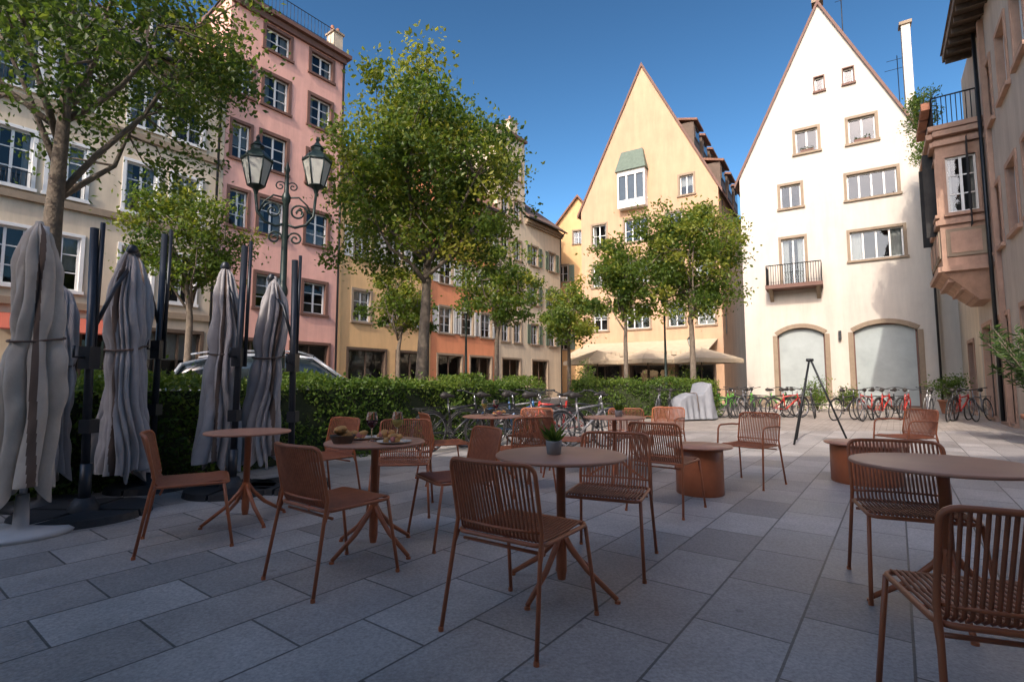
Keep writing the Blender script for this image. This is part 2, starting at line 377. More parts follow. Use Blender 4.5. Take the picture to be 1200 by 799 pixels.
A=ang(.6,.8)
B=Group('cream_townhouse',(-18.64,10.08,0),A); w,h,dp=11.99,13.0,9
ws=[]
for zc in (5.0,8.0,11.1):
    for x in (10.7,9.3,7.3,6.0,4.0,2.7,.9):
        ws.append(win(x,zc-.9,.92,1.75,sur='frame_white',sw=.1,rows=3,r=.16,curt=.8))
for x in (1.6,4.6,7.6,10.4): ws.append(win(x,.4,2.1,2.6,sur='wood_dark',frame='wood_dark',cols=3,rows=1,curt=.2))
facade(B,[(0,0),(w,0),(w,h),(0,h)],ws,'plaster_cream'); shell(B,w,h,dp,'plaster_cream'); gable_ends(B,w,h,dp,3.6,'plaster_cream')
for z in (3.5,6.7,9.7): B.m('sandstone_buff','string_courses').box(.003,w-.003,-.12,-.002,z,z+.22)
for x in (10.7,9.3,7.3,6.0,4.0,2.7):
    for zc in (8.0,11.1):
        R=B.m('iron_black','window_railings')
        for k in range(9): R.tube([(x-.44+k*.11,-.1,zc-.88),(x-.44+k*.11,-.1,zc-.45)],.009,4)
        R.tube([(x-.46,-.1,zc-.45),(x+.46,-.1,zc-.45)],.014,5)
B.m('awning_red','awning').prismx([(-.02,3.25),(-1.2,2.7),(-1.2,2.66),(-.02,3.2)],5.5,9.2)
roof_par(B,w,h,dp,3.6,'slate')
for x in (9.8,6.6,3.4): dormer(B,x,h+.35,.35,mt='slate')
B.finish()
B=Group('pink_townhouse',(-11.44,19.68,0),A); w,h,dp=5.39,17.0,9
ws=[]
for x in (2.0,4.13):
    for zc,hh in ((16.0,1.0),(13.7,1.4),(11.0,1.5),(8.2,1.5),(5.0,1.4)):
        ws.append(win(x,zc-hh/2,1.08,hh,sur='trim_brown',sw=.14,rows=2 if hh<1.2 else 3,curt=.7))
ws.append(win(.62,7.45,.7,1.5,sur='trim_brown',sw=.12,rows=3)); ws.append(win(.62,10.25,.7,1.5,sur='trim_brown',sw=.12,rows=3)); ws.append(win(.62,13.0,.7,1.4,sur='trim_brown',sw=.12,rows=3))
ws.append(win(1.4,.3,1.6,2.6,sur='trim_brown',frame='wood_dark',cols=2,rows=1)); ws.append(win(4.0,.3,1.8,2.6,sur='trim_brown',frame='wood_dark',cols=2,rows=1))
facade(B,[(0,0),(w,0),(w,h),(0,h)],ws,'plaster_pink'); shell(B,w,h,dp,'plaster_pink')
B.m('trim_brown','cornice').box(-.05,w+.18,-.3,dp,h,h+.18); B.m('trim_brown','cornice').box(.003,w-.003,-.14,-.002,h-.28,h-.02)
R=B.m('iron_black','roof_railing')
for k in range(28): R.tube([(.1+k*.17,-.05,h+.18),(.1+k*.17,-.05,h+1.15)],.012,4)
R.tube([(.05,-.05,h+1.15),(4.75,-.05,h+1.15)],.02,5); R.tube([(.05,-.05,h+.4),(4.75,-.05,h+.4)],.014,5)
chimney(B,5.1,.5,h+.18,h+1.3,.5,.6,'plaster_cream')
B.m('iron_black','downpipe').tube([(5.25,-.1,.1),(5.25,-.1,h-.3)],.05,8)
B.finish()
B=Group('ochre_house',(-8.2,24,0),A); w,h,dp=5.99,10.6,8
ws=[win(x,z,1.0,1.5,sur='sandstone_buff',rows=3,shut='shutter_pale' if z>6 else None) for x in (1.3,3.3,5.1) for z in (4.2,7.3)]
ws+=[win(1.7,.3,2.2,2.5,sur='wood_dark',frame='wood_dark',cols=2,rows=1,curt=0),win(4.6,.3,2.0,2.5,sur='wood_dark',frame='wood_dark',cols=2,rows=1,curt=0)]
facade(B,[(0,0),(w,0),(w,h),(0,h)],ws,'plaster_ochre'); shell(B,w,h,dp,'plaster_ochre'); roof_par(B,w,h,dp,4.2,'tiles_a'); gable_ends(B,w,h,dp,4.2,'plaster_ochre')
dormer(B,1.7,h+.5,.5,mt='tiles_a'); dormer(B,4.3,h+.5,.5,mt='tiles_a'); B.finish()
B=Group('orange_house',(-4.6,28.8,0),A); w,h,dp=5.99,12.6,8
ws=[win(x,z,1.0,1.5,sur='sandstone_buff',rows=3,shut='shutter_pale') for x in (1.2,3.1,4.9) for z in (4.1,7.0,9.9)]
ws+=[win(1.6,.3,2.0,2.5,sur='sandstone_buff',frame='wood_dark',cols=2,rows=1,curt=0),win(4.4,.3,2.0,2.5,sur='sandstone_buff',frame='wood_dark',cols=2,rows=1,curt=0)]
facade(B,[(0,0),(w,0),(w,h),(0,h)],ws,'plaster_orange'); shell(B,w,h,dp,'plaster_orange'); roof_par(B,w,h,dp,4.4,'tiles_a'); gable_ends(B,w,h,dp,4.4,'plaster_orange')
dormer(B,1.6,h+.5,.5,mt='tiles_a'); dormer(B,4.2,h+.5,.5,mt='tiles_a'); chimney(B,3,3.2,h+2.5,h+6); B.finish()
B=Group('tall_pale_house',(-1,33.6,0),A); w,h,dp=3.2,18.6,8
ws=[win(x,z,.8,1.35,sur='sandstone_buff',rows=2) for x in (.9,2.3) for z in (4,6.9,9.8,12.7,15.6)]+[win(1.6,.3,2.0,2.5,sur='sandstone_buff',frame='wood_dark',curt=0)]
facade(B,[(0,0),(w,0),(w,h),(0,h)],ws,'plaster_pale'); shell(B,w,h,dp,'plaster_pale')
B.m('tiles_b','roof').box(-.1,w+.1,-.2,dp,h,h+.2); chimney(B,2.6,.8,h+.2,h+1.6,.9,.5,'plaster_pale'); B.finish()
B=Group('low_pale_house',(.93,36.18,0),A); w,h,dp=5,13.2,8
ws=[win(x,z,.85,1.4,sur='sandstone_buff',rows=2,shut='shutter_green') for x in (1.2,3.6) for z in (4,6.9,9.8)]+[win(1.9,.3,2.0,2.5,sur='sandstone_buff',frame='wood_dark',curt=0)]
facade(B,[(0,0),(w,0),(w,h),(0,h)],ws,'plaster_pale'); shell(B,w,h,dp,'plaster_pale'); roof_par(B,w,h,dp,3.5,'tiles_b'); gable_ends(B,w,h,dp,3.5,'plaster_pale'); chimney(B,1,2.5,h+1,h+4.2); B.finish()
B=Group('yellow_gabled_house',(3.0,43.5,0),ang(.95,-.3)); w,h,dp=5.5,13.6,9
ws=[win(x,z,.9,1.4,sur='sandstone_buff',rows=2,shut='shutter_green') for x in (1.4,4.1) for z in (4,6.9,9.8)]+[win(2.75,13.0,.8,1.1,sur='sandstone_buff')]
facade(B,[(0,0),(w,0),(w,h),(w/2,h+3.4),(0,h)],ws,'plaster_ochre'); shell(B,w,h,dp,'plaster_ochre')
B.m('tiles_a','roof').prism([(-.4,h-.35),(w/2,h+3.6),(w/2,h+3.4),(-.4,h-.55)],-.3,dp); B.m('tiles_a','roof').prism([(w+.4,h-.35),(w/2,h+3.6),(w/2,h+3.4),(w+.4,h-.55)],-.3,dp)
chimney(B,4.3,3,h+1,h+4.5); B.finish()

def gable_house(name,org,d,w,h,ap,dp,wall,wins,tile,trim):
    B=Group(name,org,ang(*d))
    facade(B,[(0,0),(w,0),(w,h),(w/2,ap),(0,h)],wins,wall); shell(B,w,h,dp,wall)
    B.m(wall,'walls').add([(0,dp,h),(w,dp,h),(w/2,dp,ap)],[(0,1,2)])
    k=(ap-h)/(w/2); ov=.22; t=.16
    B.m(tile,'roof').prism([(-ov,h-k*ov+t),(w/2,ap+t),(w/2,ap+.002),(-ov,h-k*ov+.002)],-.06,dp+.1)
    B.m(tile,'roof').prism([(w+ov,h-k*ov+t),(w/2+.001,ap+t),(w/2+.001,ap+.002),(w+ov,h-k*ov+.002)],-.06,dp+.1)
    q=.06
    for sg in (0,1):
        f=(lambda x: x) if sg==0 else (lambda x: w-x)
        B.m(trim,'barge_trim').prism([(f(-ov-.02),h-k*ov+t+.03),(f(w/2+ (0 if sg==0 else .002)),ap+t+.03),(f(w/2+(0 if sg==0 else .002)),ap-q),(f(-ov-.02),h-k*ov-q)],-.12,-.062)
    B.k=k
    return B
sb='sandstone_buff'
ws=[win(3.1,12.5,.95,1.15,sur=sb,cols=2,rows=1,curt=0,flower=60),win(5.35,12.45,1.05,1.2,sur=sb,cols=2,rows=1,curt=0,flower=60),
    win(3.75,15.45,.38,.7,sur='trim_brown',sw=.05,cols=1,rows=1,curt=0),win(4.95,15.45,.4,.75,sur='trim_brown',sw=.05,cols=1,rows=1,curt=0),
    win(2.3,9.85,.9,1.15,sur=sb,rows=1,curt=0),win(5.6,9.75,1.9,1.2,sur=sb,cols=4,rows=1,curt=0),
    win(5.65,6.85,2.0,1.35,sur=sb,cols=4,rows=1,curt=1),win(2.3,6.0,1.0,2.3,sur=sb,cols=2,rows=1,sill=False,curt=1),
    win(2.45,.5,2.0,3.35,sur=sb,arch=.35,cols=1,rows=1,fill='frosted',sw=.2,frame='trim_brown',r=.25),
    win(5.75,.12,2.35,3.75,sur=sb,arch=.35,cols=1,rows=1,fill='frosted',sw=.2,frame='trim_brown',r=.25)]
B=gable_house('white_gabled_house',(11.9,26.0,0),(.845,-.535),7.7,11.8,19.9,7.5,'plaster_white',ws,'tiles_b','trim_brown')
R=B.m('iron_black','balcony_railing')
B.m('trim_brown','balcony_slab').box(1.1,3.5,-.95,-.002,5.72,5.9)
for k in range(23): R.tube([(1.15+k*.105,-.9,5.9),(1.15+k*.105,-.9,6.85)],.013,4)
for k in range(8):
    for x in (1.15,3.46): R.tube([(x,-.9+k*.12,5.9),(x,-.9+k*.12,6.85)],.013,4)
R.tube([(1.15,-.02,6.85),(1.15,-.9,6.85),(3.46,-.9,6.85),(3.46,-.02,6.85)],.026,6)
for x in (1.3,3.3): B.m('sandstone_buff','balcony_brackets').prismx([(-.003,5.72),(-.8,5.72),(-.003,5.2)],x-.08,x+.08)
B.m(sb,'plinth').box(0,1.25,-.06,-.0015,0,.5)
B.m('plaster_white','chimneys').box(7.3,7.65,2.2,2.6,11,18.8); B.m(sb,'chimney_caps').box(7.22,7.73,2.12,2.68,18.8,18.95); B.m(sb,'chimney_caps').box(3.6,4.1,-.1,.4,20.0,20.35)
T=B.m('iron_black','antenna'); T.tube([(4.9,2,17.5),(4.9,2,22.3)],.025,5)
for z,l in ((21.9,.7),(21.5,.9),(21.0,.55)): T.tube([(4.9-l/2,2,z),(4.9+l/2,2,z)],.014,4)
T.tube([(7.2,3.5,14),(7.2,3.5,18)],.02,5)
for z,l in ((17.8,.9),(17.3,1.1)): T.tube([(7.2-l/2,3.5,z),(7.2+l/2,3.5,z)],.014,4)
B.m('iron_black','downpipe').tube([(7.6,-.1,.1),(7.6,-.1,11)],.045,8)
B.m('iron_black','wall_lamps').box(4.0,4.12,-.2,-.003,3.2,3.6)
B.m('plaster_white','annexe').box(7.74,10.2,.3,5,0,7.2); B.m('tiles_b','annexe_roof').prismx([(.05,7.2),(2.6,8.6),(5,7.2)],7.76,10.2)
B.finish()
tw=8.8
ws=[win(3.7,12.9,1.5,1.4,sur='frame_white',cols=3,rows=2,r=.1),win(7.0,12.6,.8,1.2,sur=sb,cols=2,rows=1)]
for z in (4.6,7.5,10.2):
    for x in (1.3,3.8,6.2,7.9): ws.append(win(x,z,1.5 if x==3.8 else .95,1.45,sur=sb,cols=3 if x==3.8 else 2,rows=2))
for x in (1.5,4.4,7.2): ws.append(win(x,.2,2.1,2.7,sur='wood_dark',frame='wood_dark',cols=2,rows=1,curt=0))
B=gable_house('tan_gabled_house',(4.7,34,0),(.845,-.535),tw,12.8,21.7,9.5,'plaster_tan',ws,'tiles_a','trim_brown')
B.m('zinc_green','oriel_roof').add([(2.7,-.7,14.7),(4.7,-.7,14.7),(4.7,-.002,14.7),(2.7,-.002,14.7),(3.0,-.002,16.1),(4.4,-.002,16.1),(3.0,-.25,16.1),(4.4,-.25,16.1)],[(0,1,7,6),(0,6,4,3),(1,2,5,7),(4,6,7,5),(0,3,2,1)])
B.m('frame_white','oriel').box(2.8,4.6,-.55,-.002,12.3,12.8); B.m('frame_white','oriel').box(2.8,4.6,-.55,-.002,14.4,14.7)
for x in (2.8,3.37,3.94,4.5): B.m('frame_white','oriel').box(x,x+.1,-.55,-.45,12.8,14.4)
B.m('car_glass','oriel_panes').box(2.83,4.57,-.47,-.44,12.8,14.4)
for x in (2.82,4.54): B.m('frame_white','oriel').box(x,x+.04,-.44,-.002,12.8,14.4)
k=B.k
for zz in (13.6,16.6,):
    xr=tw-(zz-12.8)/k
    for y in (1.2,3.6,6.0):
        B.m('wood_dark','dormers').box(xr-.9,xr+.35,y,y+1.6,zz-.4,zz+1.1)
        B.m('tiles_a','dormer_roofs').prism([(xr-1.3,zz+1.55),(xr+.6,zz+1.05),(xr+.6,zz+1.18),(xr-1.3,zz+1.68)],y-.15,y+1.75)
        B.m('wood_dark','dormer_frames').box(xr+.352,xr+.38,y+.2,y+1.4,zz+.1,zz+.95)
        B.m('car_glass','dormer_panes').box(xr+.382,xr+.39,y+.28,y+1.32,zz+.18,zz+.87)
B.m('awning_cream','awning').prismx([(-.02,3.75),(-2.6,3.0),(-2.6,2.95),(-.02,3.68)],.3,8.5)
V=B.m('awning_cream','awning_valance')
for i in range(33): V.box(.3+i*.25,.3+i*.25+.23,-2.62,-2.605,2.72+(.02 if i%2 else 0),2.98)
B.finish()

# right hand buildings
dR=(-.582,-.813)
B=Group('corner_house_with_roof_terrace',(18.6-dR[0]*1.6,21-dR[1]*1.6,0),ang(*dR)); w,h,dp=5.8,9.3,7
ws=[win(3.6,z,1.0,1.6,sur='sandstone_pink',rows=3) for z in (4.6,)]+[win(3.6,.1,1.4,2.6,sur='sandstone_pink',frame='wood_dark',curt=0)]
facade(B,[(0,0),(w,0),(w,h),(0,h)],ws,'plaster_cream'); shell(B,w,h,dp,'plaster_cream')
B.m('wood_dark','terrace_floor').box(1.6,w+.0,-.9,dp,h,h+.2)
R=B.m('iron_black','terrace_railing')
for k in range(37): R.tube([(1.65+k*.113,-.85,h+.2),(1.65+k*.113,-.85,h+1.15)],.012,4)
R.tube([(1.65,-.02,h+1.15),(1.65,-.85,h+1.15),(w,-.85,h+1.15)],.025,6)
for x in (2.0,3.2,4.5): B.m('pot_terracotta','planter_boxes').box(x,x+.9,-1.08,-.87,h+.75,h+1.0)
B.finish()
B=Group('sandstone_house_with_oriel',(18.6+dR[0]*4.21,21+dR[1]*4.21,0),ang(*dR)); w,h,dp=9.5,12.0,8
ws=[win(x,z,1.0,1.7,sur='sandstone_pink',rows=3) for x in (4.6,6.6,8.4) for z in (4.9,8.4)]+[win(x,.1,1.5,2.9,sur='sandstone_pink',frame='wood_dark',curt=0) for x in (1.5,4.2,7.2)]
facade(B,[(0,0),(w,0),(w,h),(0,h)],ws,'plaster_grey'); shell(B,w,h,dp,'plaster_grey')
ox0,ox1,op=.4,3.4,1.15
def oriel_face(M,ww,nwin):
    B.M=M
    ws=[]
    for i in range(nwin):
        xx=ww*(i+.5)/nwin
        ws.append(win(xx,6.35,min(.85,ww*.62),1.75,sur='sandstone_pink',sw=.06,rows=3,r=.12,cols=2,curt=1))
    facade(B,[(0,4.55),(ww,4.55),(ww,9.0),(0,9.0)],ws,'sandstone_pink')
    S=B.m('sandstone_buff','oriel_panels')
    for i in range(nwin):
        xx=ww*(i+.5)/nwin; hw=ww/nwin/2-.12
        S.box(xx-hw,xx+hw,-.05,-.002,5.0,5.85)
        B.m('sandstone_pink','oriel_panel_centres').box(xx-hw+.1,xx+hw-.1,-.07,-.052,5.1,5.75)
    for z,p in ((4.55,.12),(6.0,.1),(8.5,.12),(8.78,.2)): B.m('sandstone_pink','oriel_mouldings').box(-.05,ww+.05,-p,-.002,z,z+.16)
    B.M=None
oriel_face(Matrix.Translation((ox0,-op,0)),ox1-ox0,3)
oriel_face(Matrix.Translation((ox1,-op,0))@Matrix.Rotation(math.pi/2,4,'Z'),op,1)
oriel_face(Matrix.Translation((ox0,0,0))@Matrix.Rotation(-math.pi/2,4,'Z'),op,1)
B.m('sandstone_pink','oriel_corbel').add([(ox0,-op,4.55),(ox1,-op,4.55),(ox1,-.002,4.55),(ox0,-.002,4.55),(ox0+.5,-.3,3.7),(ox1-.5,-.3,3.7),(ox1-.5,-.002,3.7),(ox0+.5,-.002,3.7)],[(0,1,5,4),(1,2,6,5),(3,0,4,7),(4,5,6,7)])
for i,p in enumerate((.35,.65,.95)): B.m('sandstone_pink','oriel_corbel').box(ox0+.5-.15*i,ox1-.5+.15*i,-p-.08,-.002,3.78+.24*i,3.9+.24*i)
B.m('sandstone_pink','oriel_top').box(ox0-.15,ox1+.15,-op-.15,-.002,9.0,9.15)
R=B.m('iron_black','oriel_railing')
for k in range(30): R.tube([(ox0+k*.1,-op,9.15),(ox0+k*.1,-op,10.1)],.012,4)
for k in range(10): R.tube([(ox1,-op+k*.115,9.15),(ox1,-op+k*.115,10.1)],.012,4)
R.tube([(ox0,-.02,10.1),(ox0,-op,10.1),(ox1,-op,10.1),(ox1,-.02,10.1)],.025,6)
for x in (.6,1.6,2.5): B.m('pot_terracotta','planter_boxes').box(x,x+.75,-op-.25,-op-.03,9.85,10.08)
B.m('wood_dark','eaves').box(2.2,w+.5,-.7,-.002,h-.25,h)
for i in range(13): B.m('wood_dark','eave_rafters').box(2.4+i*.58,2.5+i*.58,-.65,-.002,h-.42,h-.252)
B.m('tiles_b','roof').prismx([(-.75,h),(dp/2,h+4.6),(dp,h+.2),(dp,h)],2.2,w+.5)
B.m('plaster_grey','walls').add([(2.3,0,h),(2.3,dp,h),(2.3,dp/2,h+4.3)],[(0,1,2)])
B.m('sandstone_pink','pilaster').box(4.35,4.57,-.12,-.002,0,h-.43)
B.m('iron_black','downpipe').tube([(3.8,-.12,.1),(3.8,-.12,h-.4)],.05,8)
B.finish()

# unseen building added behind the viewpoint to put the near terrace in shade
B=Group('added_shade_block',(28,-4.8,0),math.pi); w,h,dp=56,10.2,9
ws=[win(1.6+i*2.4,z,1.1,1.7,sur=sb,rows=3) for i in range(23) for z in (4.0,7.2)]+[win(2.5+i*4,.2,2.4,2.7,sur='wood_dark',frame='wood_dark',cols=2,rows=1,curt=0) for i in range(13)]
facade(B,[(0,0),(w,0),(w,h),(0,h)],ws,'plaster_white'); shell(B,w,h,dp,'plaster_white'); roof_par(B,w,h,dp,1.2,'tiles_b'); B.finish()

# ------------------------------------------------------------ ground
def sheet(name,pts,z,mt,th=0):
    b=MB(); n=len(pts)
    b.add([(x,y,z) for x,y in pts],[tuple(range(n))])
    if th: b.add([(x,y,z) for x,y in pts]+[(x,y,z-th) for x,y in pts],[(i,(i+1)%n,n+(i+1)%n,n+i) for i in range(n)])
    return b.obj(name,mt)
sheet('ground',[(-300,-300),(300,-300),(300,300),(-300,300)],0,'square_pavers')
sheet('terrace_pavement',[(-8.4,-4.7),(14,-4.7),(14,12.6),(.1,12.6),(-5.9,3.6),(-8.4,-.2)],.004,'terrace_slabs')
def along(p,s,o): return (p[0]+.6*s+.8*o,p[1]+.8*s-.6*o)
P0=(-18.64,10.08)
sheet('road',[along(P0,-14,1.9),along(P0,46,1.9),along(P0,46,6.4),along(P0,-14,6.4)],.004,'asphalt')
sheet('pavement',[along(P0,-14,.02),along(P0,46,.02),along(P0,46,1.9),along(P0,-14,1.9)],.12,'kerb_stone',.12)
sheet('road_marking',[along(P0,-10,6.1),along(P0,40,6.1),along(P0,40,6.22),along(P0,-10,6.22)],.008,'frame_white')

# ------------------------------------------------------------ foliage
def leaves_obj(name,C,L,mt,parent=None,aspect=.5,tint=None,dirs=None):
    N=len(C)
    a=rng.normal(size=(N,3)) if dirs is None else dirs+rng.normal(size=(N,3))*.25
    a/=np.linalg.norm(a,axis=1)[:,None]
    b=rng.normal(size=(N,3)); b=b-(b*a).sum(1)[:,None]*a; b/=np.linalg.norm(b,axis=1)[:,None]
    l=(L*rng.uniform(.6,1.35,N))[:,None]; nrm=np.cross(a,b)
    v=np.stack([C,C+a*l*.5+b*l*aspect*.5+nrm*l*.08,C+a*l,C+a*l*.5-b*l*aspect*.5+nrm*l*.08],1).reshape(-1,3)
    me=bpy.data.meshes.new(name); me.from_pydata(v.tolist(),[],np.arange(4*N).reshape(N,4).tolist())
    t=np.clip(rng.normal(.45,.2,N) if tint is None else tint+rng.normal(0,.14,N),0,1)
    at=me.attributes.new('tint','FLOAT','FACE'); at.data.foreach_set('value',t.astype(np.float32))
    me.materials.append(MATS[mt]); o=bpy.data.objects.new(name,me); COL.objects.link(o)
    if parent: o.parent=parent
    return o
def tree(name,loc,crown_z,rx,rz,tr,fork,ncl=70,npl=150,leaf=.09,mt='leaf_tree',seed=1,lean=(0,0),off=(0,0),sgk=1.0):
    r=np.random.default_rng(seed); e=empty(name,(loc[0],loc[1],0)); b=MB()
    cx,cy=off
    base=[(0,0,0),(lean[0]*.3,lean[1]*.3,fork*.5),(lean[0],lean[1],fork)]
    top=Vector((lean[0]+cx*.7,lean[1]+cy*.7,crown_z+rz*.45))
    trunk=[Vector(p) for p in base]+[Vector(base[-1]).lerp(top,t)+Vector(r.normal(0,.08,3)) for t in (.3,.6,1)]
    b.tube(trunk,[tr*1.25,tr,tr*.85,tr*.6,tr*.4,tr*.12],9)
    ph=r.uniform(0,6.28,6)
    cl=[]
    while len(cl)<ncl:
        d=r.normal(size=3); d/=np.linalg.norm(d); rad=r.uniform(.12,1)**.5
        az=math.atan2(d[1],d[0]); k=1+.14*math.sin(2*az+ph[0]+d[2]*2)+.12*math.sin(3*az+ph[1]-d[2]*3)+.1*math.sin(5*az+ph[2])
        zz=d[2]*rz*rad*k
        if zz<-rz*.75: continue
        shr=1-.18*max(0,zz/rz)
        cl.append(Vector((cx+d[0]*rx*rad*k*shr,cy+d[1]*rx*rad*k*shr,crown_z+zz)))
    limbs=[]
    for i in range(8):
        a=2*math.pi*i/8+r.uniform(-.3,.3); z=crown_z+rz*r.uniform(-.35,.5)
        end=Vector((cx+math.cos(a)*rx*.6,cy+math.sin(a)*rx*.6,z))
        st=trunk[2].lerp(trunk[4],r.uniform(0,.8)); mid=st.lerp(end,.5)+Vector((0,0,-.12*rx*.5))+Vector(r.normal(0,.08,3))
        pts=[st,st.lerp(mid,.5)+Vector(r.normal(0,.04,3)),mid,mid.lerp(end,.5)+Vector(r.normal(0,.06,3)),end]
        b.tube(pts,[tr*.42,tr*.34,tr*.26,tr*.18,tr*.08],6); limbs+=pts[1:]
    limbs+=trunk[3:]
    for c in cl:
        s=min(limbs,key=lambda p:(p-c).length); m=s.lerp(c,.5)+Vector(r.normal(0,.1,3))
        b.tube([s,m,c],[tr*.12+.006,tr*.08+.004,.004],4,cap=False)
    b.obj('trunk_and_branches','bark',e)
    Cs=[];T=[]
    sg=(.085*(rx+rz)/2+.06)*sgk
    for c in cl:
        n=int(npl*r.uniform(.5,1.5)); s=sg*r.uniform(.7,1.35)
        p=r.normal(size=(n,3))*s*np.array([1,1,.7])+np.array(c); Cs.append(p)
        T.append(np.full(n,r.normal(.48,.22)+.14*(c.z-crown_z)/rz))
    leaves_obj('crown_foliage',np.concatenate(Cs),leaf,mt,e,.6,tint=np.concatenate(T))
    return e
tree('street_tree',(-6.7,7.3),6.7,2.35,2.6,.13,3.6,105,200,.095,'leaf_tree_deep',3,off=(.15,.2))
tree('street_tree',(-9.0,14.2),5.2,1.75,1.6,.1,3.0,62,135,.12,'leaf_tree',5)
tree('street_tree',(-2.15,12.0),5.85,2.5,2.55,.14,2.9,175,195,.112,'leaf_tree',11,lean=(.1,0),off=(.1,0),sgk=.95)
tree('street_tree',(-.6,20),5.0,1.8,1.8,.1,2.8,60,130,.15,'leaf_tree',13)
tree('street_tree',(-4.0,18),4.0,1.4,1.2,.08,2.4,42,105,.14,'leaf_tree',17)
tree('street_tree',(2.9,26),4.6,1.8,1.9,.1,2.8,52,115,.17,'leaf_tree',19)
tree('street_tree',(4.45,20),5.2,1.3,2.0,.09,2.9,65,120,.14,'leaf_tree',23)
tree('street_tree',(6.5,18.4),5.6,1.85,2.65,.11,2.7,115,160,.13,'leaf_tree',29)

def hedge(name,p0,p1,wd,h,dens,leaf,seed=0):
    p0=np.array(p0,float);p1=np.array(p1,float); L=np.linalg.norm(p1-p0); a=ang(*(p1-p0))
    e=empty(name,(p0[0],p0[1],0),a)
    b=MB(); b.box(.08,L-.08,-wd/2+.12,wd/2-.12,.02,h-.14); b.obj('dark_core','hedge_core',e)  # plain dark box stands in for the shaded depth behind the leaves
    N=int(dens*L*(2*h+wd)+dens*2*wd*h)
    x=rng.uniform(0,L,N); per=2*h+wd; q=rng.uniform(0,per,N)
    y=np.where(q<h,-wd/2,np.where(q<h+wd,q-h-wd/2,wd/2)); z=np.where(q<h,q,np.where(q<h+wd,h,per-q))
    lump=.07*np.sin(x*2.3+y)+.06*np.sin(x*5.1+z*4)+.05*np.sin(z*7+x*3.3)
    ins=np.abs(rng.normal(0,.07,N))-lump
    ny=np.where(q<h,1,np.where(q<h+wd,0,-1)); nz=np.where((q>=h)&(q<h+wd),-1,0)
    y=y+ny*ins; z=np.clip(z+nz*ins,.03,None)
    ne=int(dens*2*wd*h); 
    x[:ne]=np.where(rng.uniform(size=ne)<.5,0,L)+rng.normal(0,.06,ne); y[:ne]=rng.uniform(-wd/2,wd/2,ne); z[:ne]=rng.uniform(.05,h,ne)
    ns=int(L*40); xs=rng.uniform(0,L,ns); C=np.stack([x,y,z],1); sh=np.stack([xs,rng.uniform(-wd/2,wd/2,ns),h+np.abs(rng.normal(0,.09,ns))],1)
    C=np.concatenate([C,sh])
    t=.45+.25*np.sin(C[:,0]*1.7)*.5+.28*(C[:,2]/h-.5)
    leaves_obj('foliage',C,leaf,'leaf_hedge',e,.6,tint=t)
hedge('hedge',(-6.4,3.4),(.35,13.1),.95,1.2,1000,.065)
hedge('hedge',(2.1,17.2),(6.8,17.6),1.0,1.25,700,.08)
def bush(name,loc,r,h,n,leaf,mt='leaf_hedge',z0=0,pot=None,asp=.5):
    e=empty(name,(loc[0],loc[1],z0))
    b=MB()
    for i in range(14):
        a=random.uniform(0,6.28); b.tube([(0,0,0),(math.cos(a)*r*.3,math.sin(a)*r*.3,h*.5),(math.cos(a)*r*.7,math.sin(a)*r*.7,h*random.uniform(.7,.95))],[.015,.01,.004],4)
    b.obj('stems','bark',e)
    K=18; cc=rng.normal(size=(K,3))*np.array([r*.45,r*.45,h*.2])+np.array([0,0,h*.55]); idx=rng.integers(0,K,n)
    C=cc[idx]+rng.normal(size=(n,3))*np.array([r*.25,r*.25,h*.13]); C[:,2]=np.abs(C[:,2])
    leaves_obj('foliage',C,leaf,mt,e,asp)
    if pot:
        p=MB(); p.lathe([(pot*.7,0),(pot,pot*1.4),(pot*1.08,pot*1.4),(pot*1.08,pot*1.55),(pot*.9,pot*1.55),(pot*.9,pot*1.4)],(0,0,-pot*1.4),20); p.obj('pot','pot_terracotta',e)
bush('shrub',(12.9,21.8),.6,1.2,1600,.09)
bush('shrub',(14.0,21.5),.5,1.0,1200,.09)
bush('potted_shrub',(16.3,19.2),.5,1.0,1200,.09,z0=.5,pot=.33)
bush('potted_shrub',(8.2,24.5),.6,1.3,1400,.1,z0=.5,pot=.35)
bush('potted_shrub',(3.6,24.5),.6,1.6,1400,.1,z0=.5,pot=.35)
def local(o,d,x,y): return (o[0]+d[0]*x-d[1]*y, o[1]+d[1]*x+d[0]*y)
o1=(18.6,21); o2=(18.6+dR[0]*4.21,21+dR[1]*4.21)
for x in (.8,2.0,3.3): 
    p=local(o1,dR,x,-.95); bush('balcony_plant',p,.5,.8,900,.09,z0=9.3+.85)
for x in (.9,1.9,2.8):
    p=local(o2,dR,x,-1.3); bush('balcony_plant',p,.45,.7,800,.09,z0=9.95)
e=empty('potted_oleander',(9.85,9.45,0)); b=MB(); C=[];D=[]
for i in range(34):
    a=random.uniform(0,6.28); ln=random.uniform(.3,.95); hh=random.uniform(1.0,1.9)
    pts=[Vector((0,0,.5)),Vector((math.cos(a)*ln*.4,math.sin(a)*ln*.4,.5+hh*.5)),Vector((math.cos(a)*ln,math.sin(a)*ln,.4+hh))]
    b.tube(pts,[.016,.012,.005],5)
    for k in range(60):
        t=random.uniform(.35,1); p=pts[0].lerp(pts[1],t*2) if t<.5 else pts[1].lerp(pts[2],t*2-1)
        C.append(p[:]); aa=random.uniform(0,6.28); D.append((math.cos(aa),math.sin(aa),random.uniform(-.2,1.0)))
b.obj('stems','bark',e); leaves_obj('foliage',np.array(C),.17,'leaf_oleander',e,.2,dirs=np.array(D))
b=MB(); b.lathe([(.26,0),(.36,.5),(.39,.5),(.39,.58),(.33,.58),(.33,.52)],(0,0,0),24); b.obj('pot','pot_terracotta',e)

